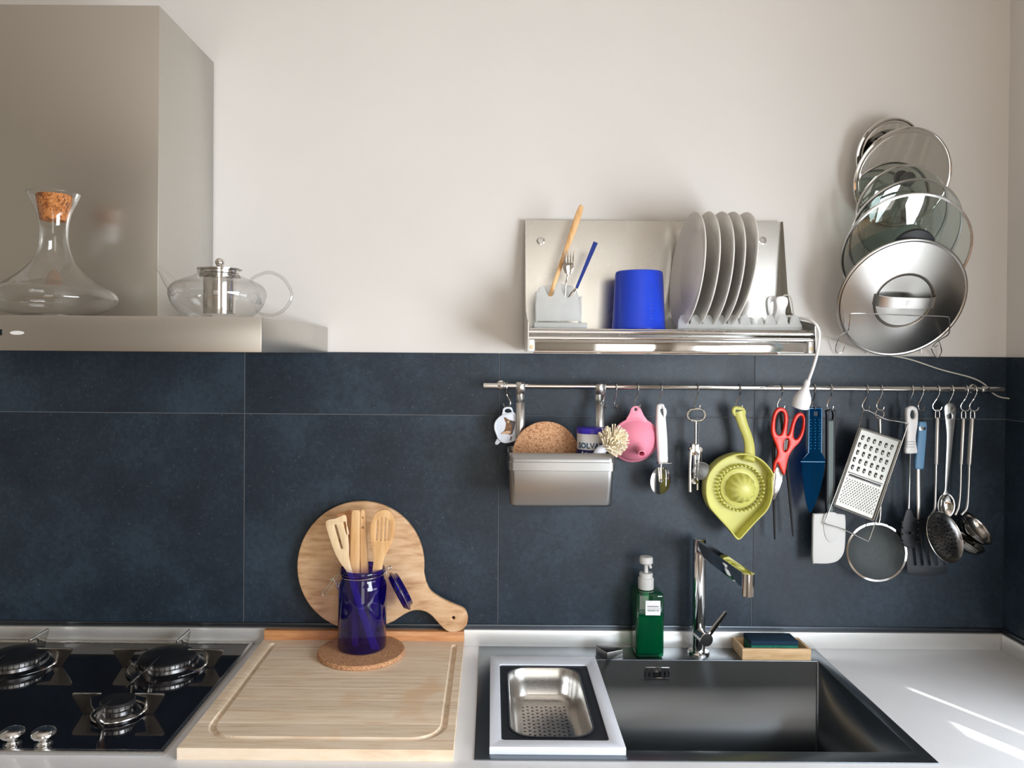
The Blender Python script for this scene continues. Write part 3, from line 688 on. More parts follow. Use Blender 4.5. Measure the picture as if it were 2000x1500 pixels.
obj('cap', MB().lathe([(0, by(472)), (.0172, by(472)), (.0178, by(462)), (.0178, by(332)), (.0165, by(325)), (.0152, by(322)), (.0152, by(268)), (.0142, by(260)), (0, by(262))], TR(bcx, bcy, 0), 40), MT['silicone'], sb)
pm = obj('pump_head', MB().lathe([(0, by(270)), (.0049, by(270)), (.0049, by(150)), (.013, by(142)), (.0155, by(128)), (.0155, by(70)), (.0135, by(48)), (0, by(40))], TR(bcx, bcy, 0), 32), MT['silicone'], sb)
obj('nozzle', MB().tube([(bcx + .002, bcy - .002, by(140)), (bcx + .008, bcy - .006, by(160)), (bcx + .009, bcy - .007, by(192))], .0032, 10, False, 3), MT['silicone'], pm)
a, c = at(1225 + 245 / 6.82, 1080 + 635 / 6.82, by0), at(1225 + 441 / 6.82, 1080 + 831 / 6.82, by0)
lb = obj('label_sticker', MB().box(a.x, c.x, by0 - .0004, by0 - .0001, c.z, a.z), MT['paper'], sb)
lm = MB(); W = c.x - a.x; H = a.z - c.z
for (yy, x0, x1, hh) in ((.40, .12, .88, .045), (.56, .12, .95, .02), (.68, .12, .68, .045), (.68, .73, .9, .045)):
    lm.box(a.x + W * x0, a.x + W * x1, by0 - .0006, by0 - .0004, a.z - H * (yy + hh), a.z - H * (yy - hh))
obj('label_print', lm, MT['greyprint'], lb)

tz = CT + .0195
P = [atz(x, y, tz) for x, y in ((1164, 1261.5), (1186, 1275), (1216.5, 1268.8), (1195.5, 1261.5))]
mb = MB().plate([[(p.x, p.y) for p in P]], tz - RZ, TR(0, 0, (tz + RZ) / 2), .0008)
blk = thing('metal_block', 'small dark metal block left of the green soap bottle', 'block', (sum(p.x for p in P) / 4, sum(p.y for p in P) / 4, RZ))
obj('body', mb, MT['steel'], blk)
obj('dark_top', MB().plate([[(p.x, p.y) for p in P]], .0014, TR(0, 0, tz + .0006), .0003), MT['blackenamel'], blk)

# tap
fx, fy = at(1364, 1275, -.047).x, -.047
ft = at(1365, 1052, fy).z
fc = thing('kitchen_tap', 'chrome kitchen tap with angled spout on the sink rim', 'tap', (fx, fy, RZ))
obj('base_ring', MB().lathe([(0, 0), (.0250, 0), (.0250, .003), (.023, .0055), (.016, .0065), (0, .0065)], TR(fx, fy, RZ), 40), MT['chrome'], fc)
obj('column', MB().lathe([(0, .006), (.0150, .006), (.0150, ft - RZ - .0325), (.0142, ft - RZ - .0320), (.0142, ft - RZ - .0315), (.0150, ft - RZ - .031), (.0150, ft - RZ - .001), (.0142, ft - RZ), (0, ft - RZ)], TR(fx, fy, RZ), 48), MT['chrome'], fc)
ex, ey = .500, -.322
ad = Vector((ex - fx, ey - fy, 0)); AM = axm((fx, fy, ft), (0, 0, 1), ad)
al = ad.length
arm = obj('spout_arm', MB().box(0, al, -.0105, .0105, -.0300, -.0008, .0012, AM), MT['chrome'], fc)
obj('spout_nozzle', MB().lathe([(0, -.046), (.0085, -.046), (.0105, -.0445), (.0118, -.044), (.0118, -.0009), (0, -.0009)], AM @ TR(al, 0, 0), 32), MT['chrome'], arm)
hq = at(1380, 1250, -.094)
hbody = obj('lever_body', MB().lathe([(0, -.006), (.0135, -.006), (.0140, .0), (.0148, (hq - Vector((fx, fy, hq.z))).length), (.0138, (hq - Vector((fx, fy, hq.z))).length + .001), (0, (hq - Vector((fx, fy, hq.z))).length + .001)], axm((fx, fy, hq.z), hq - Vector((fx, fy, hq.z))), 40), MT['chrome'], fc)
obj('lever', MB().tube([at(1384, 1240, -.080), at(1398, 1222, -.084), at(1418, 1195, -.090)], [.0062, .0058, .0042], 12, False, 3, (0, 1, 0), .45), MT['chrome'], hbody)

# sponge in its wooden tray
wx0, wx1, wy0, wy1, wz0, wz1 = .5675, .7225, -.0865, -.0165, RZ, CT + .0275
stt = thing('sponge_tray', 'small pale wooden tray holding the sponge on the sink rim', 'tray', ((wx0 + wx1) / 2, -.05, RZ))
th = .0065
obj('front_side', MB().box(wx0, wx1, wy0, wy0 + th, wz0, wz1, .0008), MT['traywood'], stt)
obj('back_side', MB().box(wx0, wx1, wy1 - th, wy1, wz0, wz1, .0008), MT['traywood'], stt)
obj('end_side', MB().box(wx0, wx0 + th, wy0 + th, wy1 - th, wz0, wz1, .0008), MT['traywood'], stt)
obj('end_side', MB().box(wx1 - th, wx1, wy0 + th, wy1 - th, wz0, wz1, .0008), MT['traywood'], stt)
obj('bottom', MB().box(wx0 + th, wx1 - th, wy0 + th, wy1 - th, wz0 + .001, wz0 + .005), MT['traywood'], stt)
sg = thing('kitchen_sponge', 'green sponge with dark scouring top in the wooden tray', 'sponge', (.645, -.05, wz0 + .005))
obj('foam', MB().box(.590, .698, -.0775, -.024, wz0 + .0052, wz0 + .030, .003), MT['scourgreen'], sg)
obj('scouring_pad', MB().box(.5895, .6985, -.078, -.0235, wz0 + .0298, wz0 + .040, .003), MT['scourblue'], sg)

# ------------------------------------------------------------------ wall dish rack
def gauze(name, freq, wirefrac, col):
    m, n, l, b, o = nt(name)
    tc = n.new('ShaderNodeTexCoord'); sp = n.new('ShaderNodeSeparateXYZ'); l.new(tc.outputs['Object'], sp.inputs[0]); fr = []
    for ax in ('X', 'Z'):
        mu = n.new('ShaderNodeMath'); mu.operation = 'MULTIPLY'; mu.inputs[1].default_value = freq; l.new(sp.outputs[ax], mu.inputs[0])
        f = n.new('ShaderNodeMath'); f.operation = 'FRACT'; l.new(mu.outputs[0], f.inputs[0])
        c = n.new('ShaderNodeMath'); c.operation = 'LESS_THAN'; c.inputs[1].default_value = wirefrac; l.new(f.outputs[0], c.inputs[0]); fr.append(c)
    mx = n.new('ShaderNodeMath'); mx.operation = 'MAXIMUM'; l.new(fr[0].outputs[0], mx.inputs[0]); l.new(fr[1].outputs[0], mx.inputs[1])
    b.inputs['Base Color'].default_value = col; b.inputs['Metallic'].default_value = .6; b.inputs['Roughness'].default_value = .65
    l.new(mx.outputs[0], b.inputs['Alpha']); return m
MT['gauze'] = gauze('wire_gauze', 800, .20, (.17, .185, .175, 1))
MT['gauzefine'] = gauze('tea_gauze', 900, .24, (.45, .46, .46, 1))

PY = -.012
rx0, rx1 = at(1026, 540, PY).x, at(1525, 540, PY).x
rzt, rzb = at(1270, 431.5, PY).z, at(1270, 690, -.19).z
FZ = at(1250, 642.5, -.175).z
rk = thing('dish_rack', 'steel wall dish rack with back panel and front rods', 'dish rack', ((rx0 + rx1) / 2, -.1, rzb))
obj('back_panel', MB().box(rx0, rx1, PY, PY + .0015, rzb + .004, rzt), MT['rackpanel'], rk)
for px_ in (1056, 1489):
    q = at(px_, 470, PY)
    s = obj('fixing_screw', MB().lathe([(.0095, 0), (.0092, .0015), (.0072, .002), (.0066, .0012), (.0052, .0012), (.0046, .0024), (.0018, .0024), (.0016, .0012), (0, .0012)], axm((q.x, PY, q.z), (0, -1, 0)), 28), MT['wire'], rk)
    obj('standoff', MB().lathe([(.006, 0), (.006, .0125)], axm((q.x, .001, q.z), (0, -1, 0)), 16), MT['wire'], s)
YZ = Matrix(((0, 0, 1, 0), (1, 0, 0, 0), (0, 1, 0, 0), (0, 0, 0, 1)))
zz1 = at(1535, 577, -.05).z
side = [(PY, rzt), (PY - .006, rzt), (-.050, zz1 + .01), (-.075, FZ + .042), (-.13, FZ + .022), (-.206, FZ + .012), (-.208, rzb + .002), (PY, rzb + .002)]
for sx in (rx0 - .0008, rx1 + .0008):
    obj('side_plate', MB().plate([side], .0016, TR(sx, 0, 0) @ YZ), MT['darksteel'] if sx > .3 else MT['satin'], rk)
r1, r2 = at(1300, 650, -.203).z, at(1300, 662, -.203).z
for z, r in ((r1, .0043), (r2, .0040)):
    obj('front_rod', MB().tube([(rx0, -.203, z), (rx1, -.203, z)], r, 16), MT['mirror'], rk)
for i in range(8):
    obj('floor_rod', MB().tube([(rx0, -.178 + i * .0215, FZ - .0026), (rx1, -.178 + i * .0215, FZ - .0026)], .0024, 8), MT['mirror'], rk)
f0, f1 = at(1300, 667, -.197).z, at(1300, 687, -.197).z
obj('drip_tray', MB().box(rx0 + .012, rx1 - .012, -.198, -.02, f1, f0 - .0005, .001), MT['mirror'], rk)
obj('tray_edge', MB().tube([(rx0 + .01, -.199, f1 - .002), (rx1 - .075, -.199, f1 - .002)], .0022, 8), MT['mirror'], rk)
for sx in (rx0 + .0062, rx1 - .0062):
    e = obj('end_bracket', MB().box(sx - .0055, sx + .0055, -.204, -.19, f1 - .001, r2 + .002, .001), MT['white'], rk)
    obj('stain_spot', MB().lathe([(0, .001), (.004, .0006), (.0045, 0), (0, 0)], axm((sx, -.204, f1 + .008), (0, -1, 0)), 16), MT['goldspot'], e)

# cutlery holder
hz = lambda pts: zm(pts, 1000, 380, 5.555)
ch = thing('cutlery_holder', 'frosted plastic cutlery holder standing in the dish rack', 'cutlery holder', (at(1090, 600, -.13).x, -.13, FZ))
def hp(pts, Y): return pxs(hz(pts), Y)
fo = [(262, 1372), (258, 1200), (268, 1090), (300, 1010), (345, 985), (365, 1050), (390, 1095), (420, 1108), (450, 1090), (468, 1020), (495, 965), (530, 985), (545, 1060), (570, 1100), (605, 1118), (640, 1100), (668, 1060), (700, 1065), (722, 1130), (735, 1250), (738, 1372)]
bo = [(262, 1372), (262, 1100), (290, 1010), (400, 985), (520, 970), (650, 990), (700, 1040), (730, 1120), (738, 1372)]
obj('front_wall', MB().plate([hp(fo, -.162)], .002, WALL(-.162), .0005), MT['frosted'], ch)
obj('back_wall', MB().plate([hp(bo, -.108)], .002, WALL(-.108), .0005), MT['frosted'], ch)
a, b_ = at(1000 + 262 / 5.555, 600, -.135).x, at(1000 + 738 / 5.555, 600, -.135).x
hzt = at(1060, 570, -.135).z
obj('side_wall', MB().box(a - .001, a + .001, -.161, -.109, FZ + .009, hzt), MT['frosted'], ch)
obj('side_wall', MB().box(b_ - .001, b_ + .001, -.161, -.109, FZ + .009, hzt - .01), MT['frosted'], ch)
obj('divider', MB().box((a + b_) / 2 - .001, (a + b_) / 2 + .001, -.161, -.109, FZ + .009, hzt), MT['frosted'], ch)
c0, c1 = at(1043.5, 630, -.17).x, at(1147, 630, -.17).x
obj('drip_base', MB().box(c0, c1, -.172, -.095, FZ, FZ + .0125, .002), MT['frostwhite'], ch)

def hq3(x, y, Y): return at(1000 + x / 5.555, 380 + y / 5.555, Y)
tag(obj('wooden_spreader', MB().tube([hq3(405, 1150, -.135), hq3(440, 1020, -.133), hq3(500, 850, -.128), (hq3(590, 590, -.122)), hq3(660, 400, -.118), hq3(725, 210, -.113), hq3(752, 130, -.111), hq3(758, 118, -.111)], [.0040, .0046, .0046, .0050, .0070, .0072, .0052, .001], 12, False, 5, (0, 1, 0), .5), MT['utensil']), 'long wooden cutlery handle sticking up from the frosted holder', 'cutlery')
fk = thing('dinner_fork', 'steel fork with tines up in the frosted cutlery holder', 'fork', hq3(585, 1120, -.14))
fo = [(553, 800), (556, 780), (570, 615), (578, 612), (580, 700), (585, 740), (596, 742), (598, 700), (602, 612), (611, 612), (612, 700), (615, 742), (625, 742), (628, 700), (632, 612), (641, 612), (642, 700), (644, 742), (652, 742), (656, 700), (664, 612), (673, 614), (668, 770), (664, 815), (645, 855), (612, 872), (575, 855)]
obj('head', MB().plate([hp(fo, -.140)], .0018, WALL(-.140), .0004), MT['mirror'], fk)
obj('stem', MB().tube([hq3(610, 865, -.140), hq3(592, 920, -.141), hq3(582, 1000, -.141), hq3(578, 1140, -.138)], [.0028, .0016, .0018, .0028], 10, False, 4, (0, 1, 0), .6), MT['mirror'], fk)
kn = thing('table_knife', 'blue handled knife leaning in the frosted cutlery holder', 'knife', hq3(640, 1110, -.135))
hd_ = hq3(905, 525, -.120); hb_ = hq3(700, 1015, -.132)
obj('handle', MB().tube([hb_, hd_], [.0042, .0072], 4, False, 0, (1, -.8, .4), 1), MT['bluehandle'], kn)
obj('end_cap', MB().tube([hd_, hd_ + (hd_ - hb_).normalized() * .0015], [.0072, .0066], 4, False, 0, (1, -.8, .4), 1), MT['wire'], kn)
obj('blade', MB().plate([hp([(700, 1015), (690, 1060), (660, 1110), (600, 1150), (590, 1140), (640, 1060), (680, 1020)], -.133)], .0012, WALL(-.133), .0003), MT['darksteel'], kn)

# blue measuring cup upside down
cx_, cy_ = at(1247.5, 600, -.12).x, -.12
czt = at(1247, 531, -.12).z - FZ
cu_ = thing('measuring_cup', 'blue plastic measuring cup upside down in the dish rack', 'cup', (cx_, cy_, FZ))
obj('cup_body', MB().lathe([(.0560, .0), (.0585, .0), (.0585, .004), (.0572, .006), (.0520, czt - .008), (.0505, czt - .002), (.0480, czt), (.010, czt), (0, czt - .0005)], TR(cx_, cy_, FZ + .0005), 64), MT['bluecup'], cu_)
tm = MB()
for i in range(12):
    z = .015 + i * .0075; rr = .0572 + (.0520 - .0572) * (z - .006) / (czt - .014)
    a = math.radians(-90 + 16)
    for j in range(4):
        aa = a + j * .035 * (1 if i % 3 else 1.4)
        tm.box(-.0004, .0006, -.001, .001, -.0005, .0005, 0, axm((cx_ + rr * math.cos(aa), cy_ + rr * math.sin(aa), FZ + z), (0, 0, 1), (math.cos(aa), math.sin(aa), 0)))
obj('scale_marks', tm, MT['bluehandle'], cu_)

# plates in their scalloped holder
def plate_mesh(c, lean, yaw):
    n = Vector((-math.cos(lean) * math.cos(yaw), -math.sin(yaw), math.sin(lean)))
    P = [(0, .0), (.070, 0), (.076, -.0015), (.080, 0), (.100, .0065), (.1262, .0125), (.1272, .0140), (.1262, .0152), (.102, .0100), (.086, .0045), (.078, .0030), (0, .0030)]
    return MB().lathe(P, axm(c, n), 72)
tops = [(1361, 5.5, 'leftmost of the five white plates standing in the dish rack'), (1387, 5.5, 'second white plate from the left in the dish rack'), (1412, 5.5, 'middle white plate of the five in the dish rack'), (1433, 6.0, 'fourth white plate from the left tucked behind the middle one'), (1459, 8.5, 'rightmost white plate standing apart in the dish rack')]
for px_, ln_, lab in tops:
    X = at(px_, 420, -.122).x; l_ = math.radians(ln_)
    tag(obj('dinner_plate', plate_mesh((X - .1265 * math.sin(l_) * 1.0, -.140, FZ + .1275 * math.cos(l_) + .0012), l_, math.radians(2)), MT['porcelain'], ang=50), lab, 'plate', 'white plates in the dish rack')
ph = thing('plate_holder', 'frosted plastic plate holder with rounded teeth in the dish rack', 'plate holder', (at(1445, 635, -.15).x, -.14, FZ))
def teeth_outline(Y, x0=1324, nt_=10, pitch=24.2):
    L = [(x0, 640)]
    for i in range(nt_):
        bx = x0 + i * pitch
        L += [(bx + .5, 632), (bx + 1.5, 624), (bx + 5, 616.5), (bx + 10, 614), (bx + 15, 616.5), (bx + 19, 624), (bx + 21.5, 632), (bx + pitch - 1, 633)]
    L += [(x0 + nt_ * pitch, 640)]
    return pxs(L, Y)
th0 = obj('tooth_row', MB().plate([teeth_outline(-.178)], .006, WALL(-.178), .0015), MT['frosted'], ph)
obj('tooth_row', MB().plate([[(x, z) for x, z in teeth_outline(-.178)]], .006, WALL(-.055), .0015), MT['frosted'], ph)
xa, xb = at(1324, 640, -.178).x, at(1324 + 242, 640, -.178).x
obj('base_bar', MB().box(xa, xb, -.181, -.170, FZ, FZ + .005, .001), MT['frosted'], ph)
obj('base_bar', MB().box(xa, xb, -.060, -.050, FZ, FZ + .005, .001), MT['frosted'], ph)

# clip-on lamp at the right end of the rack
def cz(x, y, Y): return at(1490 + x / 6.25, 570 + y / 6.25, Y)
cl = thing('clip_lamp', 'white clip-on lamp with bendy neck hanging over the dish rack edge', 'lamp', cz(170, 430, -.12))
clamp = MB()
cq = lambda pts, Y: pxs(zm(pts, 1490, 570, 6.25), Y)
clamp.plate([cq(spl([(140, 100), (170, 62), (230, 55), (285, 80), (290, 150), (265, 210), (262, 280), (290, 330), (250, 400), (160, 400), (120, 330), (140, 260), (150, 190)], 4), -.125)], .020, WALL(-.125), .003)
obj('clamp', clamp, MT['white'], cl)
obj('clamp_jaw', MB().plate([cq(spl([(40, 130), (55, 70), (100, 48), (150, 60), (140, 110), (90, 130), (75, 180), (85, 250), (70, 300), (50, 240)], 4), -.110)], .016, WALL(-.110), .002), MT['white'], cl)
obj('gooseneck', MB().tube([cz(270, 300, -.13), cz(340, 300, -.14), cz(440, 318, -.17), cz(560, 340, -.20), (cz(640, 390, -.216)), cz(682, 470, -.220), cz(690, 560, -.220), cz(665, 740, -.215), cz(615, 920, -.205), cz(545, 1110, -.190)], [.0024, .0026, .0028, .003, .003, .003, .003, .003, .0032, .0036], 12, False, 5), MT['white'], cl)
h0, h1 = cz(548, 1085, -.190), cz(455, 1400, -.170)
hl = (h1 - h0).length
obj('lamp_head', MB().lathe([(0, -.002), (.0048, -.002), (.0062, .004), (.0066, .008), (.0060, .012), (.0064, .016), (.0105, .024), (.0165, .036), (.0188, .046), (.0180, hl), (.0165, hl - .001), (.014, hl - .006), (0, hl - .006)], axm(h0, h1 - h0), 36), MT['white'], cl, ang=50)
obj('power_cable', MB().tube([cz(245, 60, -.12), cz(280, 40, -.10), cz(350, 90, -.06), at(1562, 640, -.03), at(1640, 668, -.010), at(1700, 688, -.008), at(1770, 700, -.008), at(1838, 722, -.008), at(1895, 737, -.010), at(1922, 750, -.014), at(1936, 765, -.020), at(1952, 775, -.016), at(1975, 779, -.012), at(2003, 783, -.010)], .0017, 8, False, 5), MT['cable'], cl)

# ------------------------------------------------------------------ pan lids on their wire rack
lids = [(-.035, .9135, 2.0541, .0806, .1267, -.2857), (-.05, .9361, 1.9959, .1124, .051, -.3593), (-.065, .9267, 1.9137, .1078, .0571, -.302),
        (-.09, .9208, 1.8623, .1253, .0187, -.5269), (-.11, .9123, 1.8192, .1347, -.1445, -.5563), (-.12, .8996, 1.7132, .1379, -.0565, -.4617)]
def lidM(i):
    Y, X, Z, r, a, b = lids[i]; return axm((X, Y, Z), (a, -1, b), (1, 0, 0)), r
def lid_thing(i, label):
    Y, X, Z, r, a, b = lids[i]; return thing('pan_lid', label, 'pan lid', (X, Y, Z - r), 'pan lids on the wall rack')
for i, lab in ((0, 'small polished steel pan lid at the top of the lid rack'), (1, 'large polished steel pan lid second from the top of the rack')):
    t = lid_thing(i, lab); M, r = lidM(i)
    obj('lid_disc', MB().lathe([(r, -.005), (r + .0010, -.002), (r, .0008), (r - .003, .0020), (r - .006, .0006), (r - .009, .0010), (r - .011, .0040), (r * .72, .0052), (r * .4, .0058), (0, .0060), (0, .0045), (r - .012, .0030), (r - .010, -.004), (r - .001, -.006), (r, -.005)], M, 72), MT['mirror'], t)
    kb = obj('knob_stem', MB().lathe([(0, .0055), (.010, .0058), (.006, .0085), (.005, .016), (0, .016)], M, 24), MT['wire'], t)
    obj('knob', MB().lathe([(0, .015), (.012, .016), (.017, .020), (.0165, .024), (.010, .027), (0, .0275)], M, 28), MT['black'] if i else MT['mirror'], t)
glab = {2: 'glass pan lid with steel rim just below the polished lids', 3: 'glass pan lid between the two other glass lids', 4: 'largest glass pan lid with black and red knob behind the steel lid'}
for i in (2, 3, 4):
    t = lid_thing(i, glab[i]); M, r = lidM(i)
    obj('rim', MB().lathe([(r - .0035, -.004), (r - .0008, -.0046), (r, -.003), (r, .0022), (r - .0012, .0034), (r - .0055, .0026), (r - .0035, .0010), (r - .0035, -.004)], M, 72), MT['wire'], t)
    obj('glass_dome', MB().lathe([(r - .004, .0012), (r * .85, .006), (r * .6, .0105), (r * .3, .0132), (0, .014)], M, 64), MT['lidglass'], t, ang=80)
    if i == 4:
        MU = M @ TR(0, .020 * (1 if (M.to_3x3() @ Vector((0, 1, 0))).z > 0 else -1), 0)
        kk = obj('knob', MB().lathe([(0, .0125), (.018, .0128), (.015, .017), (.017, .022), (.038, .025), (.045, .030), (.043, .036), (.028, .041), (0, .0425)], MU, 40), MT['charcoal'], t)
        obj('knob_insert', MB().box(-.022, .022, -.014, .006, .039, .0440, .002, MU), MT['red'], kk)
    else:
        obj('knob', MB().lathe([(0, .0135), (.011, .0138), (.009, .017), (.0095, .021), (.016, .024), (.018, .028), (.014, .032), (0, .033)], M, 32), MT['smokeclear'] if i == 2 else MT['wire'], t)
t = lid_thing(5, 'wide brushed steel pan lid with strap handle at the front of the rack'); M, r = lidM(5)
MT['lidsteel'] = metal('spun_steel', (.40, .392, .372, 1), .27, (1, 1, 1), 30, .0005)
_n = MT['lidsteel'].node_tree.nodes; _tg = _n.new('ShaderNodeTangent'); _tg.direction_type = 'RADIAL'; _tg.axis = 'Z'
_b = _n['Principled BSDF']; _b.inputs['Anisotropic'].default_value = .8; MT['lidsteel'].node_tree.links.new(_tg.outputs[0], _b.inputs['Tangent'])
sld = obj('lid_disc', MB().lathe([(r - .001, -.005), (r, -.0025), (r - .001, .0008), (r - .004, .0018), (r - .007, .0006), (r - .009, .0012), (.064, .0090), (.0625, .0110), (.060, .0098), (.058, .0075), (.03, .0092), (0, .0098), (0, .0085), (.057, .0062), (.062, .0085), (r - .009, -.0005), (r - .001, -.005)], Matrix.Translation(t.location), 96), MT['lidsteel'], t)
sld.rotation_euler = M.to_3x3().to_euler(); sld.location = M.translation - t.location
sv, sf = [], []
hwn = .0655
for k_ in range(25):
    x = -hwn + 2 * hwn * k_ / 24; u = x / hwn
    z = .0092 + .020 * (1 - u ** 4) ** .5 if abs(u) < 1 else .0092
    for yy, zz_ in ((-.0125, 0), (.0125, 0), (.0125, .0016), (-.0125, .0016)): sv.append((x, yy + .003, z + zz_))
    if k_:
        b0, b1 = 4 * (k_ - 1), 4 * k_
        for e in range(4): sf.append((b0 + e, b0 + (e + 1) % 4, b1 + (e + 1) % 4, b1 + e))
sf += [(0, 1, 2, 3), (96, 97, 98, 99)]
Y6, X6, Z6, r6, a6, b6 = lids[5]
hdl = obj('strap_handle', MB().mesh(sv, sf, M), MT['satin'], t, ang=60)
up6 = 1 if (M.to_3x3() @ Vector((0, 1, 0))).z > 0 else -1
obj('emblem', MB().text('F', .015, M @ TR(-.004, .003 - .0052 * up6, .0312) @ (Matrix() if up6 > 0 else Matrix.Rotation(math.pi, 4, 'Z')), .0003), MT['darksteel'], hdl)

lr = thing('lid_rack', 'thin wire lid rack fixed to the wall and holding the pan lids', 'lid rack', at(1733, 690, -.03))
def lz(x, y, Y): return at(1600 + x / 6.45, 600 + y / 6.45, Y)
obj('front_wire', MB().tube([lz(290, 340, -.070), lz(355, 300, -.110), lz(372, 250, -.130), lz(385, 120, -.152), lz(415, 76, -.158), lz(800, 88, -.158), lz(1200, 104, -.158), lz(1590, 120, -.158), lz(1640, 160, -.152), lz(1640, 280, -.130), lz(1622, 348, -.110), lz(1510, 415, -.075), lz(1440, 480, -.06), lz(1440, 505, -.06), lz(1490, 480, -.055)], .0013, 8, False, 4), MT['wire'], lr)
obj('hook', MB().tube([lz(290, 340, -.070), lz(255, 370, -.05), lz(215, 470, -.02), lz(205, 540, -.012), lz(240, 580, -.011), lz(290, 560, -.012), lz(318, 492, -.018)], .0013, 8, False, 5), MT['wire'], lr)
obj('hook', MB().tube([lz(1505, 420, -.07), lz(1528, 480, -.04), lz(1540, 560, -.015), lz(1500, 632, -.011), lz(1455, 610, -.012), lz(1412, 520, -.018)], .0013, 8, False, 5), MT['wire'], lr)
for xx in (1690, 1800):
    obj('upright', MB().tube([at(xx, 690, -.006), at(xx - 2, 520, -.006), at(xx - 3, 300, -.006)], .0015, 8), MT['wire'], lr)
for yy in (640, 560, 500, 430, 340):
    obj('cross_wire', MB().tube([at(1690, yy, -.008), at(1800, yy + 1, -.008)], .0013, 8), MT['wire'], lr)

# ------------------------------------------------------------------ rail and hooks
RLY = -.046
RLZ = at(1450, 757.2, RLY).z
rlx0, rlx1 = at(944, 752, RLY).x, at(1959, 761, RLY).x
RR = .0058
rail = thing('utensil_rail', 'long chrome utensil rail fixed across the slate tiles', 'rail', ((rlx0 + rlx1) / 2, RLY, RLZ))
obj('tube', MB().tube([(rlx0 + .02, RLY, RLZ), (rlx1 - .02, RLY, RLZ)], RR, 24), MT['mirror'], rail)
for x0, x1 in ((rlx0, at(973, 754, RLY).x), (at(1930, 760, RLY).x, rlx1)):
    obj('end_sleeve', MB().lathe([(0, 0), (.0062, 0), (.0068, .0008), (.0068, x1 - x0), (.0058, x1 - x0)], axm((x0, RLY, RLZ), (1, 0, 0)), 28), MT['wire'], rail)
for px_ in (979, 1923):
    x = at(px_, 755, RLY).x
    bk = obj('bracket', MB().lathe([(.0060, -.008), (.0078, -.008), (.0082, -.007), (.0082, .007), (.0078, .008), (.0060, .008)], axm((x, RLY, RLZ), (1, 0, 0)), 28), MT['wire'], rail)
    obj('wall_post', MB().lathe([(.0055, 0), (.0055, .034), (.011, .036), (.011, .0395), (0, .0395)], axm((x, RLY + .006, RLZ), (0, 1, 0)), 24), MT['wire'], bk)

HW = .0014
def hook_path(x, theta, skew, top=1):
    S_ = [(-.0085, -.0045), (-.0088, .003), (-.0050, .0082), (0, .0090), (.0052, .0078), (.0086, .0025), (.0082, -.0065), (0.0, -.0200), (-.0070, -.0330), (-.0088, -.0400), (-.0062, -.0470), (0, -.0500), (.0062, -.0470), (.0085, -.0405)]
    out = []
    for k, (s, z) in enumerate(S_):
        f = max(0, min(1, (-.004 - z) / .022)); f = f * f * (3 - 2 * f)
        ang = math.radians(90) * (1 - f) + math.radians(theta) * f
        out.append((x + s * math.cos(ang) * (skew if z < -.01 else 1), RLY - s * math.sin(ang), RLZ + z))
    return out
hooks = [(990, 200, 1.0, 'steel S-hook holding the white cat-picture dish'), (1181, 80, 1, 'empty steel S-hook right beside the basket strap'), (1203, 75, 1, 'empty steel S-hook left of the pink funnel'),
         (1245, 25, .8, 'steel S-hook holding the pink funnel'), (1291, 25, .8, 'steel S-hook holding the pizza cutter'), (1362, 25, .8, 'steel S-hook holding the corkscrew'),
         (1444, 25, .8, 'steel S-hook holding the yellow citrus squeezer'), (1526, 20, .9, 'steel S-hook holding the red scissors'), (1590, 85, 1, 'steel S-hook holding the blue cake server'),
         (1622, 40, .7, 'steel S-hook holding the white spatula'), (1692, 40, .9, 'steel S-hook holding the grater'), (1720, 45, .9, 'steel S-hook holding the wire mesh strainer'),
         (1780, 85, 1, 'steel S-hook holding the white handled pasta server'), (1800, 60, .7, 'steel S-hook holding the blue-grey handled turner'), (1831, 10, 1.15, 'steel S-hook holding the perforated skimmer'),
         (1858, 60, .8, 'steel S-hook holding the flat steel serving spoon'), (1886, 10, 1.15, 'steel S-hook holding the shadowed rear ladle'), (1903, 10, 1.15, 'steel S-hook holding the rightmost ladle')]
HKX = {}
for px_, th_, sk_, lab in hooks:
    x = at(px_, 755, RLY).x; HKX[px_] = x
    h = tag(obj('s_hook', MB().tube(hook_path(x, th_, sk_), HW, 8, False, 4), MT['wire']), lab, 'hook', 'S-hooks on the rail')

# ------------------------------------------------------------------ teapot-shaped dish with a cat picture
def z6(pts): return zm(pts, 940, 730, 9.37)
HY = -.047
dsh = thing('tea_bag_dish', 'small white teapot-shaped dish with a cat picture on the rail', 'dish', at(990, 862, HY))
oc = spl([(388, 690), (400, 640), (440, 612), (500, 603), (560, 622), (585, 690), (640, 790), (715, 890), (748, 980), (735, 1080), (680, 1160), (600, 1222), (500, 1250), (400, 1250), (345, 1255), (312, 1290), (275, 1300), (250, 1272), (270, 1220), (300, 1165), (278, 1100), (245, 1000), (250, 900), (290, 830), (365, 770)], 4)
hc = spl([(430, 695), (440, 655), (490, 640), (540, 660), (552, 705), (490, 716)], 4)
obj('dish', MB().plate([pxs(z6(oc), HY), pxs(z6(hc), HY)], .004, WALL(HY), .0012), MT['whitecool'], dsh)
rimp = [(x, HY - .0035, z) for x, z in pxs(z6([(590, 720), (640, 795), (715, 895), (746, 985), (730, 1080), (678, 1158), (600, 1215), (500, 1245), (400, 1245), (320, 1180), (285, 1100), (252, 1000), (258, 905), (300, 835), (375, 775), (480, 735)]), HY)]
obj('raised_rim', MB().tube(rimp, .0022, 8, True, 3), MT['whitecool'], dsh)
ct0 = obj('cat_picture', MB().plate([pxs(z6([(412, 795), (450, 800), (495, 835), (560, 855), (625, 870), (605, 990), (570, 1095), (535, 1120), (480, 1105), (350, 1095), (420, 1040), (440, 990), (455, 900), (425, 840)]), HY)], .0006, WALL(HY - .0023)), MT['catbrown'], dsh)
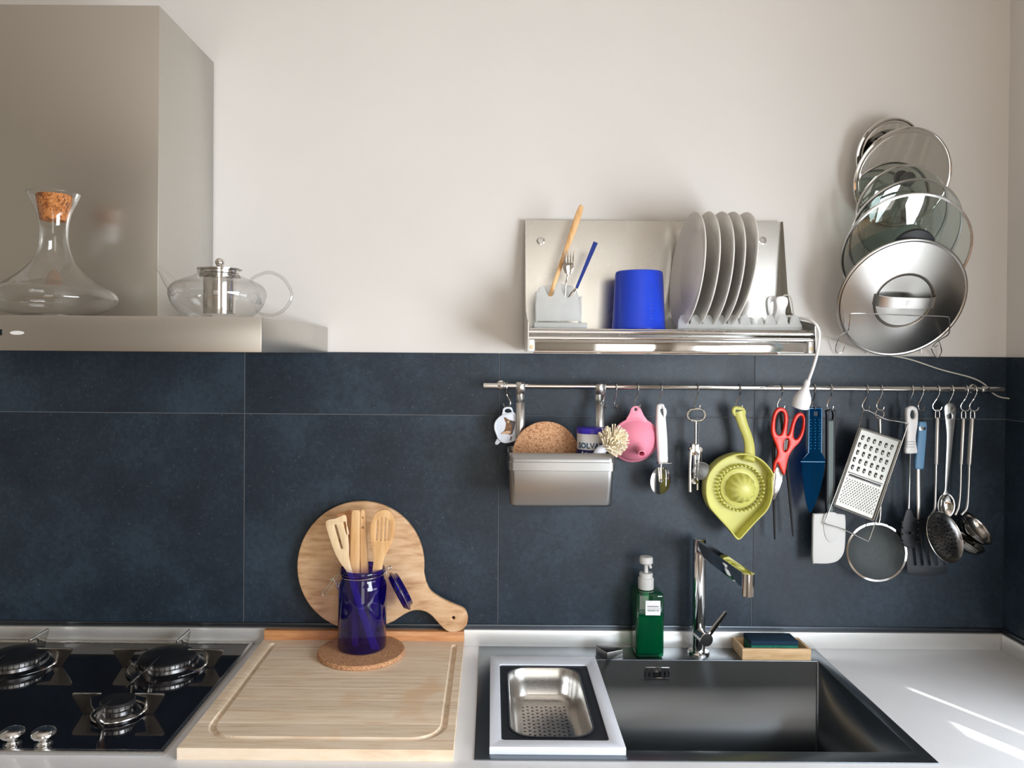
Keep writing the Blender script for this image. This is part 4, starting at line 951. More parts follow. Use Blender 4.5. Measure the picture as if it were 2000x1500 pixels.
obj('cat_face_dark', MB().plate([pxs(z6([(520, 850), (625, 872), (605, 990), (572, 1092), (548, 1100), (560, 1000), (550, 920)]), HY)], .0004, WALL(HY - .0029)), MT['catdark'], ct0)
obj('cat_face_pale', MB().plate([pxs(z6(spl([(470, 870), (510, 850), (520, 880), (490, 905)], 3)), HY)], .0004, WALL(HY - .0029)), MT['catpale'], ct0)
obj('cat_chin', MB().plate([pxs(z6(spl([(370, 1085), (440, 1050), (520, 1040), (540, 1070), (500, 1100), (430, 1100)], 3)), HY)], .0004, WALL(HY - .0029)), MT['catpale'], ct0)
obj('cat_tail', MB().plate([pxs(z6([(540, 1140), (558, 1150), (545, 1215), (528, 1218)]), HY)], .0004, WALL(HY - .0029)), MT['catdark'], ct0)

# ------------------------------------------------------------------ steel basket hanging from the rail
bk0, bk1 = at(994, 940, -.175).x, at(1199, 940, -.175).x
bkt, bkb = at(1097, 885, -.175).z, at(1097, 991, -.175).z
bY0, bY1 = -.175, -.058
bas = thing('rail_basket', 'brushed steel basket hanging from the rail by two straps', 'basket', ((bk0 + bk1) / 2, -.11, bkb))
def bring(ins, z): return [(x, y, z) for x, y in rrect(bk0 + ins, bk1 - ins, bY0 + ins, bY1 - ins, .012, 6)]
def skin(rings, capb=True):
    vs = [v for r in rings for v in r]; n = len(rings[0]); fs = []
    for j in range(len(rings) - 1):
        for k in range(n): fs.append((j * n + k, j * n + (k + 1) % n, (j + 1) * n + (k + 1) % n, (j + 1) * n + k))
    if capb: fs.append(tuple(range((len(rings) - 1) * n, len(rings) * n)))
    return MB().mesh(vs, fs)
H_ = bkt - bkb
o = obj('bin', skin([bring(-.0016, bkt), bring(-.0016, bkt - .019), bring(-.0026, bkt - .0200), bring(-.0026, bkt - .0375), bring(0, bkt - .0385), bring(.003, bkb + .006), bring(.005, bkb + .002), bring(.010, bkb)]), MT['basketsteel'], bas, ang=40)
o.modifiers.new('sheet', 'SOLIDIFY').thickness = .0014
lift = .006
for px0, px1 in ((1008, 1025), (1164, 1180)):
    xa_, xb_ = at(px0, 800, -.055).x, at(px1, 800, -.055).x
    zt = RLZ + RR + .0012
    prof_ = [(RLY - .0085, RLZ - .018), (RLY - .0085, zt - .003), (RLY - .006, zt + .001), (RLY, zt + .002), (RLY + .006, zt + .001), (RLY + .0085, zt - .003), (RLY + .0085, RLZ - .030), (RLY + .004, RLZ - .036), (bY1 + .002, RLZ - .042), (bY1 + .0022, bkt - .03)]
    sv, sf = [], []
    for k_, (yy, z_) in enumerate(prof_):
        sv += [(xa_, yy, z_), (xb_, yy, z_)]
        if k_: sf.append((2 * k_ - 2, 2 * k_ - 1, 2 * k_ + 1, 2 * k_))
    o = obj('strap', MB().mesh(sv, sf), MT['satin'], bas, ang=15); sm = o.modifiers.new('sheet', 'SOLIDIFY'); sm.thickness = .0014; sm.offset = 0

q = at(1066, 888, -.071)
tag(obj('cork_mat', MB().lathe([(0, -.004), (.0735, -.004), (.0752, -.003), (.0752, .003), (.0735, .004), (0, .004)], axm((q.x, -.071, q.z), (0, -1, .05)), 64), MT['corklight']), 'round pale cork mat standing in the hanging basket', 'mat')
q = at(1154, 860, -.110); tr_ = .0312
zt = at(1154, 836, -.110 - tr_ * .4).z
tub = thing('powder_tub', 'white SOLVAY tub with purple lid in the hanging basket', 'tub', (q.x, -.110, bkb + .003))
zl = at(1150, 848, -.141).z
obj('tub_body', MB().lathe([(0, bkb + .003), (tr_ - .002, bkb + .003), (tr_ - .0005, bkb + .006), (tr_ - .0005, zl), (0, zl)], TR(q.x, -.110, 0), 48), MT['white'], tub)
obj('tub_lid', MB().lathe([(tr_ - .0006, zl - .0005), (tr_ + .0008, zl), (tr_ + .0008, zt - .002), (tr_ - .0005, zt), (tr_ - .006, zt + .0003), (0, zt)], TR(q.x, -.110, 0), 48), MT['purplelid'], tub)
zb_ = at(1150, 879.5, -.141).z
obj('label_band', MB().lathe([(tr_ - .0004, bkb + .02), (tr_ + .0002, bkb + .02), (tr_ + .0002, zb_), (tr_ - .0004, zb_)], TR(q.x, -.110, 0), 48), MT['navy'], tub)
TM = Matrix(((1, 0, 0, q.x), (0, 0, -1, -.110), (0, 1, 0, 0), (0, 0, 0, 1)))
zs = at(1150, 876, -.141).z
obj('brand_lettering', MB().text('SOLVAY', .0165, TM @ TR(0, zs, 0) @ Matrix.Rotation(-.16, 4, 'Y'), .0003, 'CENTER', tr_ - .0002), MT['tealprint'], tub)
obj('band_lettering', MB().text('Azione', .0125, TM @ TR(0, zb_ - .0118, 0) @ Matrix.Rotation(-.30, 4, 'Y'), .0003, 'CENTER', tr_ + .0003), MT['white'], tub)
# dish brush
b0, b1 = at(1172, 882, -.161), at(1222, 838, -.165)
br = thing('dish_brush', 'dish brush with cream bristles leaning out of the basket', 'brush', at(1150, 980, -.13))
ax_ = (b1 - b0).normalized()
obj('neck', MB().lathe([(0, -.012), (.0085, -.012), (.0105, -.006), (.0115, .004), (.0085, .012), (.006, .034), (0, .036)], axm(b0, ax_), 24), MT['whitecool'], br)
obj('handle', MB().tube([b0 - ax_ * .010, b0 - ax_ * .03, b0 - ax_ * .055 + Vector((0, .012, -.028))], [.0068, .0074, .006], 14, False, 4), MT['palewood'], br)
bm_ = MB(); random.seed(11); Mx = axm(b0, ax_).to_3x3()
for i in range(210):
    u = random.random(); phi = random.random() * 2 * math.pi
    tip = u > .72
    s0 = b0 + ax_ * (.010 + .026 * min(u / .72, 1))
    lat = Mx @ Vector((math.cos(phi), math.sin(phi), 0))
    d_ = (lat * (random.uniform(.15, 1) if tip else 1) + ax_ * (random.uniform(.5, 1.1) if tip else .25 + .35 * u)).normalized()
    ln_ = random.uniform(.031, .037)
    bm_.tube([s0 + d_ * .003, s0 + d_ * ln_], .00155, 5)
stuff(obj('bristles', bm_, MT['bristle'], br))

# ------------------------------------------------------------------ funnel
q = at(1240, 860, -.034); fn_ = Vector((.04, -.93, -.30)).normalized()
fun = thing('funnel', 'pink silicone funnel hanging from the rail', 'funnel', (q.x, -.03, q.z - .05))
Mf = axm((q.x, -.032, q.z), fn_)
obj('cone', MB().lathe([(.0525, -.003), (.0555, -.003), (.0562, -.001), (.0555, .001), (.0525, .0018), (.0505, .004), (.0470, .011), (.0360, .024), (.0220, .037), (.0125, .044), (.0098, .050), (.0088, .062), (.0080, .074), (.0066, .0745), (.0060, .072), (.0074, .050), (.020, .036), (.048, .006), (.0525, -.003)], Mf, 56), MT['pink'], fun, ang=60)
tb = spl([(1222, 822), (1229, 808), (1233, 797), (1240, 793), (1248, 794), (1253, 802), (1258, 812), (1264, 822), (1255, 830), (1243, 832), (1231, 830)], 4)
hl_ = [(1241.5 + 3 * math.cos(a * math.pi / 6), 799.5 + 3 * math.sin(a * math.pi / 6)) for a in range(12)]
obj('hanging_tab', MB().plate([pxs(tb, -.047), pxs(hl_, -.047)], .0035, WALL(-.047), .001), MT['pink'], fun)

# ------------------------------------------------------------------ pizza cutter
def z8(pts): return zm(pts, 1170, 760, 6.52)
pc = thing('pizza_cutter', 'white handled pizza cutter hanging from the rail', 'pizza cutter', at(1290, 965, -.05))
hh = spl([(726, 225), (735, 195), (770, 184), (812, 186), (832, 225), (842, 330), (855, 480), (866, 640), (870, 800), (868, 928), (810, 936), (752, 942), (742, 800), (732, 640), (723, 480), (722, 340)], 3)
ho = spl([(775, 265), (800, 245), (820, 265), (822, 300), (812, 335), (790, 310)], 3)
obj('handle', MB().plate([pxs(z8(hh), -.052), pxs(z8(ho), -.052)], .016, WALL(-.052), .005, 2), MT['white'], pc)
obj('guard', MB().plate([pxs(z8([(742, 936), (915, 928), (912, 938), (742, 948)]), -.052)], .024, WALL(-.052), .001), MT['wire'], pc)
wc = at(1170 + 785 / 6.52, 760 + 1165 / 6.52, -.054)
obj('fork', MB().tube([at(1290.5, 904, -.060), at(1290.5, 925, -.060), wc + Vector((0, -.004, 0))], .0022, 8, False, 3), MT['mirror'], pc)
obj('wheel', MB().lathe([(.0, .0012), (.020, .0012), (.0315, .0003), (.0318, 0), (.0315, -.0003), (.020, -.0012), (0, -.0012)], axm(wc, (.52, -.85, .0)), 56), MT['mirror'], pc)
obj('axle', MB().lathe([(0, .0055), (.0036, .005), (.0042, .003), (.0042, -.003), (0, -.004)], axm(wc, (.52, -.85, .0)), 20), MT['wire'], pc)

# ------------------------------------------------------------------ corkscrew and tea ball
def z2(x, y, Y=-.048): return at(1320 + x / 7.14, 770 + y / 7.14, Y)
cs = thing('corkscrew', 'chrome winged corkscrew hanging from the rail', 'corkscrew', z2(260, 1370))
obj('ring_handle', MB().tube([z2(*p) for p in ((275, 205), (370, 220), (405, 290), (370, 355), (285, 372), (195, 352), (160, 290), (195, 222))], .0030, 10, True, 4), MT['chrome'], cs)
rkc = MB(); rkc.tube([z2(278, 375), z2(278, 690)], .0030, 12)
for i in range(14): rkc.lathe([(.0030, -.0007), (.0042, 0), (.0030, .0007)], TR(*z2(278, 400 + i * 20)), 12)
obj('toothed_shaft', rkc, MT['chrome'], cs)
obj('hub', MB().box(-.0100, .0100, -.006, .006, -.014, .014, .003, TR(*z2(265, 770))), MT['chrome'], cs)
for x_, sg in ((215, -1), (330, 1)):
    obj('gear', MB().lathe([(0, -.004), (.0062, -.004), (.0068, -.003), (.0068, .003), (.0062, .004), (0, .004)], axm(z2(x_, 770), (0, -1, 0)), 20), MT['chrome'], cs)
obj('lever_arm', MB().tube([z2(215, 770, -.055), z2(205, 860, -.055), z2(198, 1100, -.055), z2(200, 1360, -.055)], [.0040, .0034, .0034, .0040], 10, False, 4, (0, 1, 0), .55), MT['chrome'], cs)
obj('lever_arm', MB().tube([z2(325, 770, -.046), z2(318, 900, -.046), z2(306, 1150, -.046), z2(303, 1335, -.046)], [.0038, .0032, .0030, .0034], 10, False, 4, (0, 1, 0), .55), MT['chrome'], cs)
obj('frame', MB().tube([z2(265, 790), z2(262, 980), z2(258, 1180)], .0042, 12), MT['chrome'], cs)
obj('bell', MB().lathe([(.006, .006), (.0085, .003), (.0115, -.004), (.0118, -.006), (.0105, -.006), (.005, .004)], TR(*z2(240, 1200)), 28), MT['chrome'], cs)
tq = z2(358, 1070, -.066)
tbl = thing('tea_ball', 'round wire mesh tea ball on a chain beside the corkscrew', 'tea infuser', tq - Vector((0, 0, .0195)))
obj('mesh_ball', MB().ball(tuple(tq), .0190, 32), MT['gauzefine'], tbl, ang=80)
obj('rim_band', MB().tube([tq + Vector((.0196 * math.cos(a * math.pi / 20), 0, .0196 * math.sin(a * math.pi / 20))) for a in range(40)], .0011, 8, True), MT['wire'], tbl)
chn = MB()
for i in range(34):
    f = i / 33; p = z2(300, 330, -.053).lerp(z2(350, 945, -.062), f) + Vector((.002 * math.sin(f * 9), 0, 0)); chn.ball(tuple(p), .0011, 8)
obj('bead_chain', chn, MT['wire'], tbl)

# ------------------------------------------------------------------ yellow citrus squeezer
def z7(pts): return zm(pts, 1360, 780, 5.175)
SY = -.045
sq = thing('citrus_squeezer', 'yellow plastic citrus squeezer hanging from the rail', 'citrus squeezer', at(1441, 1052, SY))
body = [(780, 760), (770, 800), (772, 880), (770, 960), (745, 1060), (700, 1140), (600, 1240), (500, 1350), (450, 1405), (425, 1415), (400, 1400), (330, 1310), (220, 1190), (140, 1095), (105, 1000), (98, 900), (115, 790), (165, 700), (250, 620), (350, 570), (450, 550), (560, 560), (660, 610), (735, 685)]
ib = spl(body, 3); cc = Vector((440, 900))
inner = [cc + (Vector(p) - cc) * (1 - 13 / (Vector(p) - cc).length) for p in ib]
FY = -.082
obj('wall', MB().plate([pxs(z7(ib), FY), pxs(z7(inner), FY)], .036, WALL(FY + .018), .0006), MT['yellow'], sq)
obj('floor', MB().plate([pxs(z7(ib), FY)], .003, WALL(FY + .0345)), MT['yellow'], sq)
obj('rim', MB().tube([(x, FY, z) for x, z in pxs(z7([cc + (Vector(p) - cc) * (1 - 5 / (Vector(p) - cc).length) for p in ib]), FY)], .0019, 8, True), MT['yellow'], sq)
rc = at(1360 + 435 / 5.175, 780 + 890 / 5.175, FY + .030)
M = axm(rc, (0, -1, 0), (1, 0, 0))
vs, fs = [], []; nA, nR = 96, 16
for j in range(nR + 1):
    f = j / nR
    for i in range(nA):
        a = 2 * math.pi * i / nA
        r0 = .0340 * math.cos(f * math.pi / 2) ** .75 if j < nR else 0.0008
        ridge = 1 + .055 * math.cos(a * 12) * math.sin(f * math.pi)
        vs.append((r0 * ridge * math.cos(a), r0 * ridge * math.sin(a), .040 * math.sin(f * math.pi / 2)))
for j in range(nR):
    for i in range(nA): fs.append((j * nA + i, j * nA + (i + 1) % nA, (j + 1) * nA + (i + 1) % nA, (j + 1) * nA + i))
fs.append(tuple(range(nR * nA, nR * nA + nA)))
obj('reamer', MB().mesh(vs, fs, M), MT['yellow'], sq, ang=60)
obj('reamer_base', MB().lathe([(.033, .001), (.0445, .001), (.0445, .003), (.043, .004), (.034, .005), (.033, .003)], M, 64), MT['yellow'], sq)
tm = MB()
for i in range(36):
    a = 2 * math.pi * i / 36
    tm.lathe([(.0030, 0), (.0028, .014), (.0018, .0165), (0, .017)], M @ TR(.0515 * math.cos(a), .0515 * math.sin(a), 0), 10)
obj('strainer_pegs', tm, MT['yellow'], sq)
hp_ = [(430, 120), (450, 190), (480, 280), (515, 370), (535, 460), (538, 560), (530, 620)]
hpt = [at(1360 + x / 5.175, 780 + y / 5.175, -.050 - .022 * (k / 6) ** 1.5) for k, (x, y) in enumerate(hp_)]
obj('handle', MB().tube(hpt, [.0125, .0118, .0110, .0108, .0115, .0125, .014], 20, False, 4, (0, 1, 0), .62), MT['yellow'], sq)
obj('handle_end', MB().tube([at(1360 + x / 5.175, 780 + y / 5.175, -.050) for x, y in ((425, 90), (465, 100), (480, 135), (465, 160), (425, 165), (390, 150), (375, 115), (390, 88))], .0048, 12, True, 4), MT['yellow'], sq)

# ------------------------------------------------------------------ scissors and black tongs
def s6(pts): return zm(pts, 1480, 760, 4.839)
sc_ = thing('kitchen_scissors', 'red handled kitchen scissors hanging from the rail', 'scissors', at(1520, 975, -.054))
so = spl([(205, 172), (240, 178), (270, 205), (285, 270), (279, 345), (273, 420), (281, 438), (300, 400), (318, 330), (345, 260), (375, 227), (410, 222), (437, 247), (445, 300), (440, 380), (420, 450), (385, 510), (350, 545), (315, 590), (290, 640), (276, 690), (264, 760), (250, 808), (235, 802), (210, 755), (192, 715), (180, 694), (164, 760), (148, 790), (142, 760), (150, 695), (176, 640), (184, 590), (165, 520), (140, 460), (125, 400), (128, 320), (145, 240), (170, 190)], 3)
shs = [spl([(200, 215), (232, 214), (248, 260), (244, 340), (225, 415), (200, 435), (176, 420), (162, 370), (166, 290), (180, 240)], 3),
       spl([(395, 254), (418, 264), (424, 310), (414, 380), (390, 442), (362, 474), (341, 462), (335, 420), (346, 350), (366, 292)], 3),
       spl([(264, 468), (284, 474), (290, 510), (279, 556), (260, 588), (245, 578), (240, 540), (247, 492)], 3)]
obj('handles', MB().plate([pxs(s6(so), -.054)] + [pxs(s6(h), -.054) for h in shs], .009, WALL(-.054), .003, 2), MT['red'], sc_)
obj('blade', MB().plate([pxs(s6([(178, 735), (205, 760), (236, 812), (224, 880), (197, 960), (152, 1040), (138, 1046), (133, 1000), (140, 900), (148, 800)]), -.053)], .003, WALL(-.0525), .0006), MT['darksteel'], sc_)
obj('rear_blade', MB().plate([pxs(s6([(236, 800), (232, 870), (205, 950), (160, 1035), (150, 1030), (190, 930), (205, 800)]), -.050)], .002, WALL(-.0485), .0004), MT['steel'], sc_)
gm = MB()
gm.plate([pxs(s6(spl([(264, 468), (284, 474), (290, 510), (279, 556), (260, 588), (245, 578), (240, 540), (247, 492)], 3)), -.05)], .002, WALL(-.0505))
gp = obj('grip_plate', gm, MT['black'], sc_)
gt = MB()
for k_ in range(6):
    p = at(1480 + (252 - k_ * .8) / 4.839 + .3, 760 + (492 + k_ * 15) / 4.839, -.0555); gt.lathe([(.0014, 0), (0, .003)], axm(p, (1, 0, 0)), 6)
    p = at(1480 + (284 - k_ * 2.2) / 4.839, 760 + (488 + k_ * 15) / 4.839, -.0555); gt.lathe([(.0014, 0), (0, .003)], axm(p, (-1, 0, 0)), 6)
obj('grip_teeth', gt, MT['white'], gp)
tg = thing('kitchen_tongs', 'black slim kitchen tongs hanging behind the red scissors', 'tongs', at(1530, 1050, -.038))
def s63(x, y, Y): return at(1480 + x / 4.839, 760 + y / 4.839, Y)
obj('leg', MB().tube([s63(205, 180, -.040), s63(170, 330, -.040), s63(152, 600, -.040), s63(152, 1000, -.040), s63(158, 1300, -.040), s63(162, 1420, -.040)], [.0030, .0034, .0036, .0034, .0028, .0020], 8, False, 4), MT['black'], tg)
obj('leg', MB().tube([s63(210, 180, -.040), s63(235, 400, -.040), s63(268, 680, -.040), s63(292, 900, -.040), s63(318, 1200, -.040), s63(334, 1392, -.040)], [.0030, .0034, .0038, .0036, .0028, .0020], 8, False, 4), MT['black'], tg)
obj('hinge', MB().box(-.006, .006, -.0035, .0035, -.010, .004, .0015, TR(*s63(207, 190, -.040))), MT['black'], tg)

# ------------------------------------------------------------------ blue cake server
cs_ = thing('cake_server', 'translucent blue serrated cake server hanging from the rail', 'cake server', at(1585, 1000, -.046))
ho_ = [(487, 178), (530, 168), (600, 176), (606, 186), (603, 400), (600, 600), (625, 645), (640, 690), (400, 688), (440, 652), (478, 610), (480, 400)]
obj('handle', MB().plate([pxs(s6(ho_), -.046), pxs(s6([(528, 212), (570, 212), (570, 255), (528, 255)]), -.046)], .006, WALL(-.046), .0012), MT['blueclear'], cs_)
bl = [(415, 690), (630, 690)]
for i in range(22):
    f = i / 21; x = 628 - 28 * f - 92 * f * f; y = 705 + 440 * f; bl += [(x + 6, y), (x - 3, y + 11)]
bl += [(505, 1166), (482, 1160), (455, 1060), (430, 900), (415, 790)]
obj('blade', MB().plate([pxs(s6(bl), -.046)], .0026, WALL(-.0462)), MT['blueclear'], cs_)
dm = MB()
for j in range(11):
    for i in range(3):
        p = s63(500 + i * 40 + (4 if j % 2 else 0), 290 + j * 27, -.049); dm.ball(tuple(p), .0013, 8)
obj('grip_dots', dm, MT['bluedot'], cs_)
obj('edge_highlight', MB().tube([s63(486, 182, -.049), s63(603, 182, -.049), s63(600, 600, -.049)], .0010, 6), MT['bluedot'], cs_)  # edge highlight of the handle, drawn as brighter blue strips
obj('edge_highlight', MB().tube([s63(486, 182, -.049), s63(480, 600, -.049), s63(405, 686, -.049), s63(636, 688, -.049)], .0010, 6), MT['bluedot'], cs_)

# ------------------------------------------------------------------ white spatula with clear handle
wsp = thing('rubber_spatula', 'white rubber spatula with clear grey handle hanging from the rail', 'spatula', at(1618, 1100, -.047))
ro = [(645, 240), (650, 208), (670, 190), (700, 190), (720, 205), (728, 240), (726, 700), (722, 1190), (645, 1190), (645, 700)]
ri = [(668, 212), (702, 212), (704, 285), (666, 285)]
rin = [(664, 300), (710, 300), (708, 700), (704, 1175), (662, 1175), (662, 700)]
hnd = obj('handle', MB().plate([pxs(s6(spl(ro, 3)), -.047), pxs(s6(spl(ri, 2)), -.047), pxs(s6(rin), -.047)], .010, WALL(-.047), .002, 2), MT['charcoal'], wsp)
obj('handle_core', MB().plate([pxs(s6(rin), -.047)], .008, WALL(-.047)), MT['greygreen'], hnd)
hdp = spl([(1587, 1008), (1592, 1003), (1620, 1002.5), (1644, 1003.5), (1650, 1010), (1650, 1050), (1647, 1078), (1636, 1094), (1618, 1100), (1592, 1100), (1586, 1096), (1586, 1050)], 3)
hh_ = obj('blade', MB().plate([pxs(hdp, -.047)], .010, WALL(-.047), .003, 2), MT['silicone'], wsp)
obj('blade_rib', MB().plate([pxs(spl([(1607, 1004), (1635, 1004), (1634, 1045), (1621, 1058), (1609, 1045)], 4), -.047)], .003, WALL(-.0525), .001), MT['silicone'], hh_)

# ------------------------------------------------------------------ grater
def g7(x, y, Y=-.062): return at(1560 + x / 3.571, 730 + y / 3.571, Y)
gr = thing('flat_grater', 'flat steel grater in a wire frame hanging tilted from the rail', 'grater', g7(480, 1160))
obj('wire_frame', MB().tube([g7(458, 258), g7(490, 258), g7(600, 315), g7(680, 330), g7(750, 343), g7(762, 350), g7(740, 420), g7(620, 770), g7(520, 1080), g7(492, 1155), g7(472, 1162), g7(320, 1088), g7(195, 1050), g7(182, 1038), g7(190, 1010), g7(300, 720), g7(420, 370), g7(448, 265)], .0014, 8, True, 3), MT['wire'], gr)
TL, TR_, BR, BL = (432, 378), (712, 470), (520, 1022), (245, 915)
def gpt(u, v, Y): # u across, v down
    a = Vector(TL) * (1 - u) + Vector(TR_) * u; b = Vector(BL) * (1 - u) + Vector(BR) * u; p = a * (1 - v) + b * v
    return g7(p.x, p.y, Y)
gp_ = [(gpt(u, v, -.060).x, gpt(u, v, -.060).z) for u, v in ((0, 0), (1, 0), (1, 1), (0, 1))]
slt = [(gpt(u, v, -.060).x, gpt(u, v, -.060).z) for u, v in ((.10, .575), (.90, .575), (.90, .592), (.10, .592))]
pl_ = obj('grating_plate', MB().plate([gp_, slt], .0012, WALL(-.060)), MT['gratersteel'], gr)
for uv in (((0, 0), (1, 0)), ((0, 1), (1, 1)), ((0, 0), (0, 1)), ((1, 0), (1, 1))):
    a, b_ = gpt(*uv[0], -.062), gpt(*uv[1], -.062)
    obj('edge_fold', MB().tube([a, b_], .0026, 8, False, 0, (0, 1, 0), 1.2), MT['gratersteel'], gr)
obj('slicer_lip', MB().tube([gpt(.08, .560, -.0625), gpt(.92, .560, -.0625)], .0016, 8), MT['mirror'], pl_)
obj('slicer_blade', MB().tube([gpt(.10, .600, -.0615), gpt(.90, .600, -.0615)], .0009, 8), MT['mirror'], pl_)
cm, ch_ = MB(), MB()
dn = (gpt(.5, 1, -.06) - gpt(.5, 0, -.06)).normalized()
for j in range(5):
    for i in range(6):
        u = .12 + i * .145 + (-.0 if j % 2 == 0 else -.02); v = .10 + j * .095
        p = gpt(u, v, -.0607); Mg = axm(p, (0, -1, 0), dn)
        cm.lathe([(.0040, 0), (.0036, .0015), (.0022, .0028), (0, .0032)], Mg @ TR(.0020, 0, 0), 10, 1.2, .8)
        ch_.lathe([(.0034, .0004), (.003, .0022), (0, .0036)], Mg @ TR(-.0024, 0, 0), 10, .8, .85)
obj('coarse_bumps', cm, MT['gratersteel'], pl_); obj('coarse_holes', ch_, MT['black'], pl_)
fm, fh = MB(), MB()
for j in range(12):
    for i in range(13):
        u = .09 + i * .066 + (.033 if j % 2 else 0); v = .645 + j * .0265
        if u > .95: continue
        p = gpt(u, v, -.0607); Mg = axm(p, (0, -1, 0), dn)
        fm.lathe([(.0015, 0), (.0012, .0010), (0, .0014)], Mg, 7); fh.lathe([(.0013, .0003), (0, .0014)], Mg @ TR(-.0016, 0, 0), 6)
stuff(obj('fine_bumps', fm, MT['gratersteel'], pl_)); stuff(obj('fine_holes', fh, MT['black'], pl_))

# ------------------------------------------------------------------ mesh strainer
SM = -.040
st_ = thing('mesh_strainer', 'round wire mesh strainer hanging behind the grater', 'strainer', at(1712, 1136, SM))
sc0 = at(1711.5, 1078, SM); srx = 57.5 / 852
obj('rim', MB().lathe([(srx - .0045, -.0025), (srx, -.0022), (srx + .0006, 0), (srx, .0022), (srx - .0045, .0025), (srx - .0050, 0), (srx - .0045, -.0025)], axm(sc0, (-.10, -1, .05)), 72), MT['mirror'], st_)
obj('mesh_bowl', MB().lathe([(srx - .004, 0), (srx * .8, -.010), (srx * .5, -.017), (0, -.020)], axm(sc0, (-.10, -1, .05)), 48), MT['gauze'], st_, ang=80)
obj('handle', MB().tube([sc0 + Vector((0.004, 0, srx - .002)), g7(570, 960, SM), g7(568, 600, SM), g7(566, 350, SM), g7(565, 315, SM)], [.0022, .0024, .0036, .0040, .0040], 14, False, 3), MT['satin'], st_)
obj('hanging_loop', MB().tube([g7(565 + 30 * math.cos(a * math.pi / 8), 280 + 30 * math.sin(a * math.pi / 8), SM) for a in range(16)], .0013, 8, True), MT['wire'], st_)

# ------------------------------------------------------------------ pasta server, turner
ps = thing('pasta_server', 'black pasta server with white handle hanging from the rail', 'pasta server', g7(765, 1215, -.055))
wo = spl([(745, 262), (760, 232), (790, 224), (815, 238), (826, 270), (824, 350), (812, 430), (812, 480), (822, 545), (800, 555), (755, 556), (738, 545), (745, 470), (748, 400)], 3)
wh = spl([(772, 282), (780, 256), (795, 254), (806, 275), (804, 305), (790, 316), (776, 305)], 3)
def g7s(pts, Y): return [(g7(x, y, Y).x, g7(x, y, Y).z) for x, y in pts]
hd9 = obj('handle', MB().plate([g7s(wo, -.055), g7s(wh, -.055)], .013, WALL(-.055), .004, 2), MT['white'], ps)
for yy in (475, 493, 511):
    obj('grip_groove', MB().tube([g7(748, yy, -.0617), g7(812, yy, -.0617)], .0006, 6), MT['greyprint'], hd9)
obj('shaft', MB().tube([g7(777, 555, -.055), g7(772, 750, -.055), g7(768, 880, -.055), g7(765, 950, -.055)], [.0016, .0016, .0019, .0026], 10, False, 3), MT['wire'], ps)
ho9 = spl([(752, 945), (780, 945), (800, 990), (830, 1060), (838, 1140), (815, 1200), (775, 1215), (735, 1200), (712, 1140), (716, 1060), (735, 990)], 4)
hb9 = obj('head', MB().plate([g7s(ho9, -.056), g7s([(775 + 8 * math.cos(a), 1110 + 8 * math.sin(a)) for a in [k * math.pi / 5 for k in range(10)]], -.056)], .005, WALL(-.056), .0015), MT['charcoal'], ps)
for yy in (1030, 1075, 1120, 1165):
    for sx, x0 in ((-1, 722), (1, 830)):
        obj('prong', MB().tube([g7(x0, yy, -.058), g7(x0 + sx * 3, yy + 4, -.068), g7(x0 + sx * 2, yy + 8, -.078)], [.0026, .0022, .0014], 8, False, 3), MT['charcoal'], hb9)
tn = thing('slotted_turner', 'black slotted turner with blue-grey handle hanging from the rail', 'turner', g7(890, 1410, -.042))
obj('handle', MB().plate([g7s(spl([(832, 338), (860, 334), (886, 340), (886, 420), (878, 520), (868, 640), (860, 664), (815, 662), (806, 640), (815, 520), (826, 420)], 3), -.047)], .012, WALL(-.047), .004, 2), MT['bluegrey'], tn)
obj('handle_band', MB().plate([g7s([(830, 366), (880, 366), (878, 395), (829, 395)], -.047)], .0126, WALL(-.047), .002), MT['wire'], tn)
obj('shaft', MB().tube([g7(836, 660, -.047), g7(836, 800, -.047), g7(838, 1015, -.046)], [.0052, .0052, .0046], 14, False, 3, (0, 1, 0), .5), MT['satin'], tn)
slots = [slot(790 + i * 42, 1120, 812 + i * 50, 1330, 9) for i in range(5)]
obj('blade', MB().plate([g7s(spl([(800, 1010), (870, 1010), (905, 1060), (960, 1160), (1030, 1340), (1020, 1395), (900, 1412), (790, 1400), (752, 1365), (760, 1200), (775, 1080)], 4), -.043)] + [g7s(s_, -.043) for s_ in slots], .003, WALL(-.043), .0008), MT['charcoal'], tn)

# ------------------------------------------------------------------ steel spoons and ladles
def loop_handle(t, x, y0, y1, Y, xb, r=.0052):
    obj('handle', MB().lathe([(0, 0), (r * .8, 0), (r, .002), (r, (g7(x, y0, Y) - g7(xb, y1, Y)).length - .002), (r * .8, (g7(x, y0, Y) - g7(xb, y1, Y)).length), (0, (g7(x, y0, Y) - g7(xb, y1, Y)).length)], axm(g7(xb, y1, Y), g7(x, y0, Y) - g7(xb, y1, Y)), 24), MT['satin'], t)
    obj('hanging_loop', MB().tube([g7(x - 14, y0 + 4, Y), g7(x - 14, y0 - 34, Y), g7(x - 6, y0 - 52, Y), g7(x + 6, y0 - 52, Y), g7(x + 14, y0 - 34, Y), g7(x + 14, y0 + 4, Y)], .0011, 8, False, 4), MT['wire'], t)
sk_ = thing('skimmer', 'round perforated steel skimmer hanging from the rail', 'skimmer', g7(1050, 1290, -.06))
loop_handle(sk_, 968, 305, 635, -.055, 958)
obj('shaft', MB().tube([g7(958, 630, -.055), g7(955, 800, -.055), g7(950, 930, -.060), g7(935, 970, -.066), g7(905, 1010, -.074)], [.0030, .0026, .0026, .0028, .0030], 12, False, 4), MT['satin'], sk_)
MT['skim'] = metal('skimmer_steel', (.27, .27, .27, 1), .22, (1, 1, 1), 40, .06)
skc = g7(1018, 1140, -.092); skn = Vector((.40, -.84, .36)).normalized(); skr = .0560
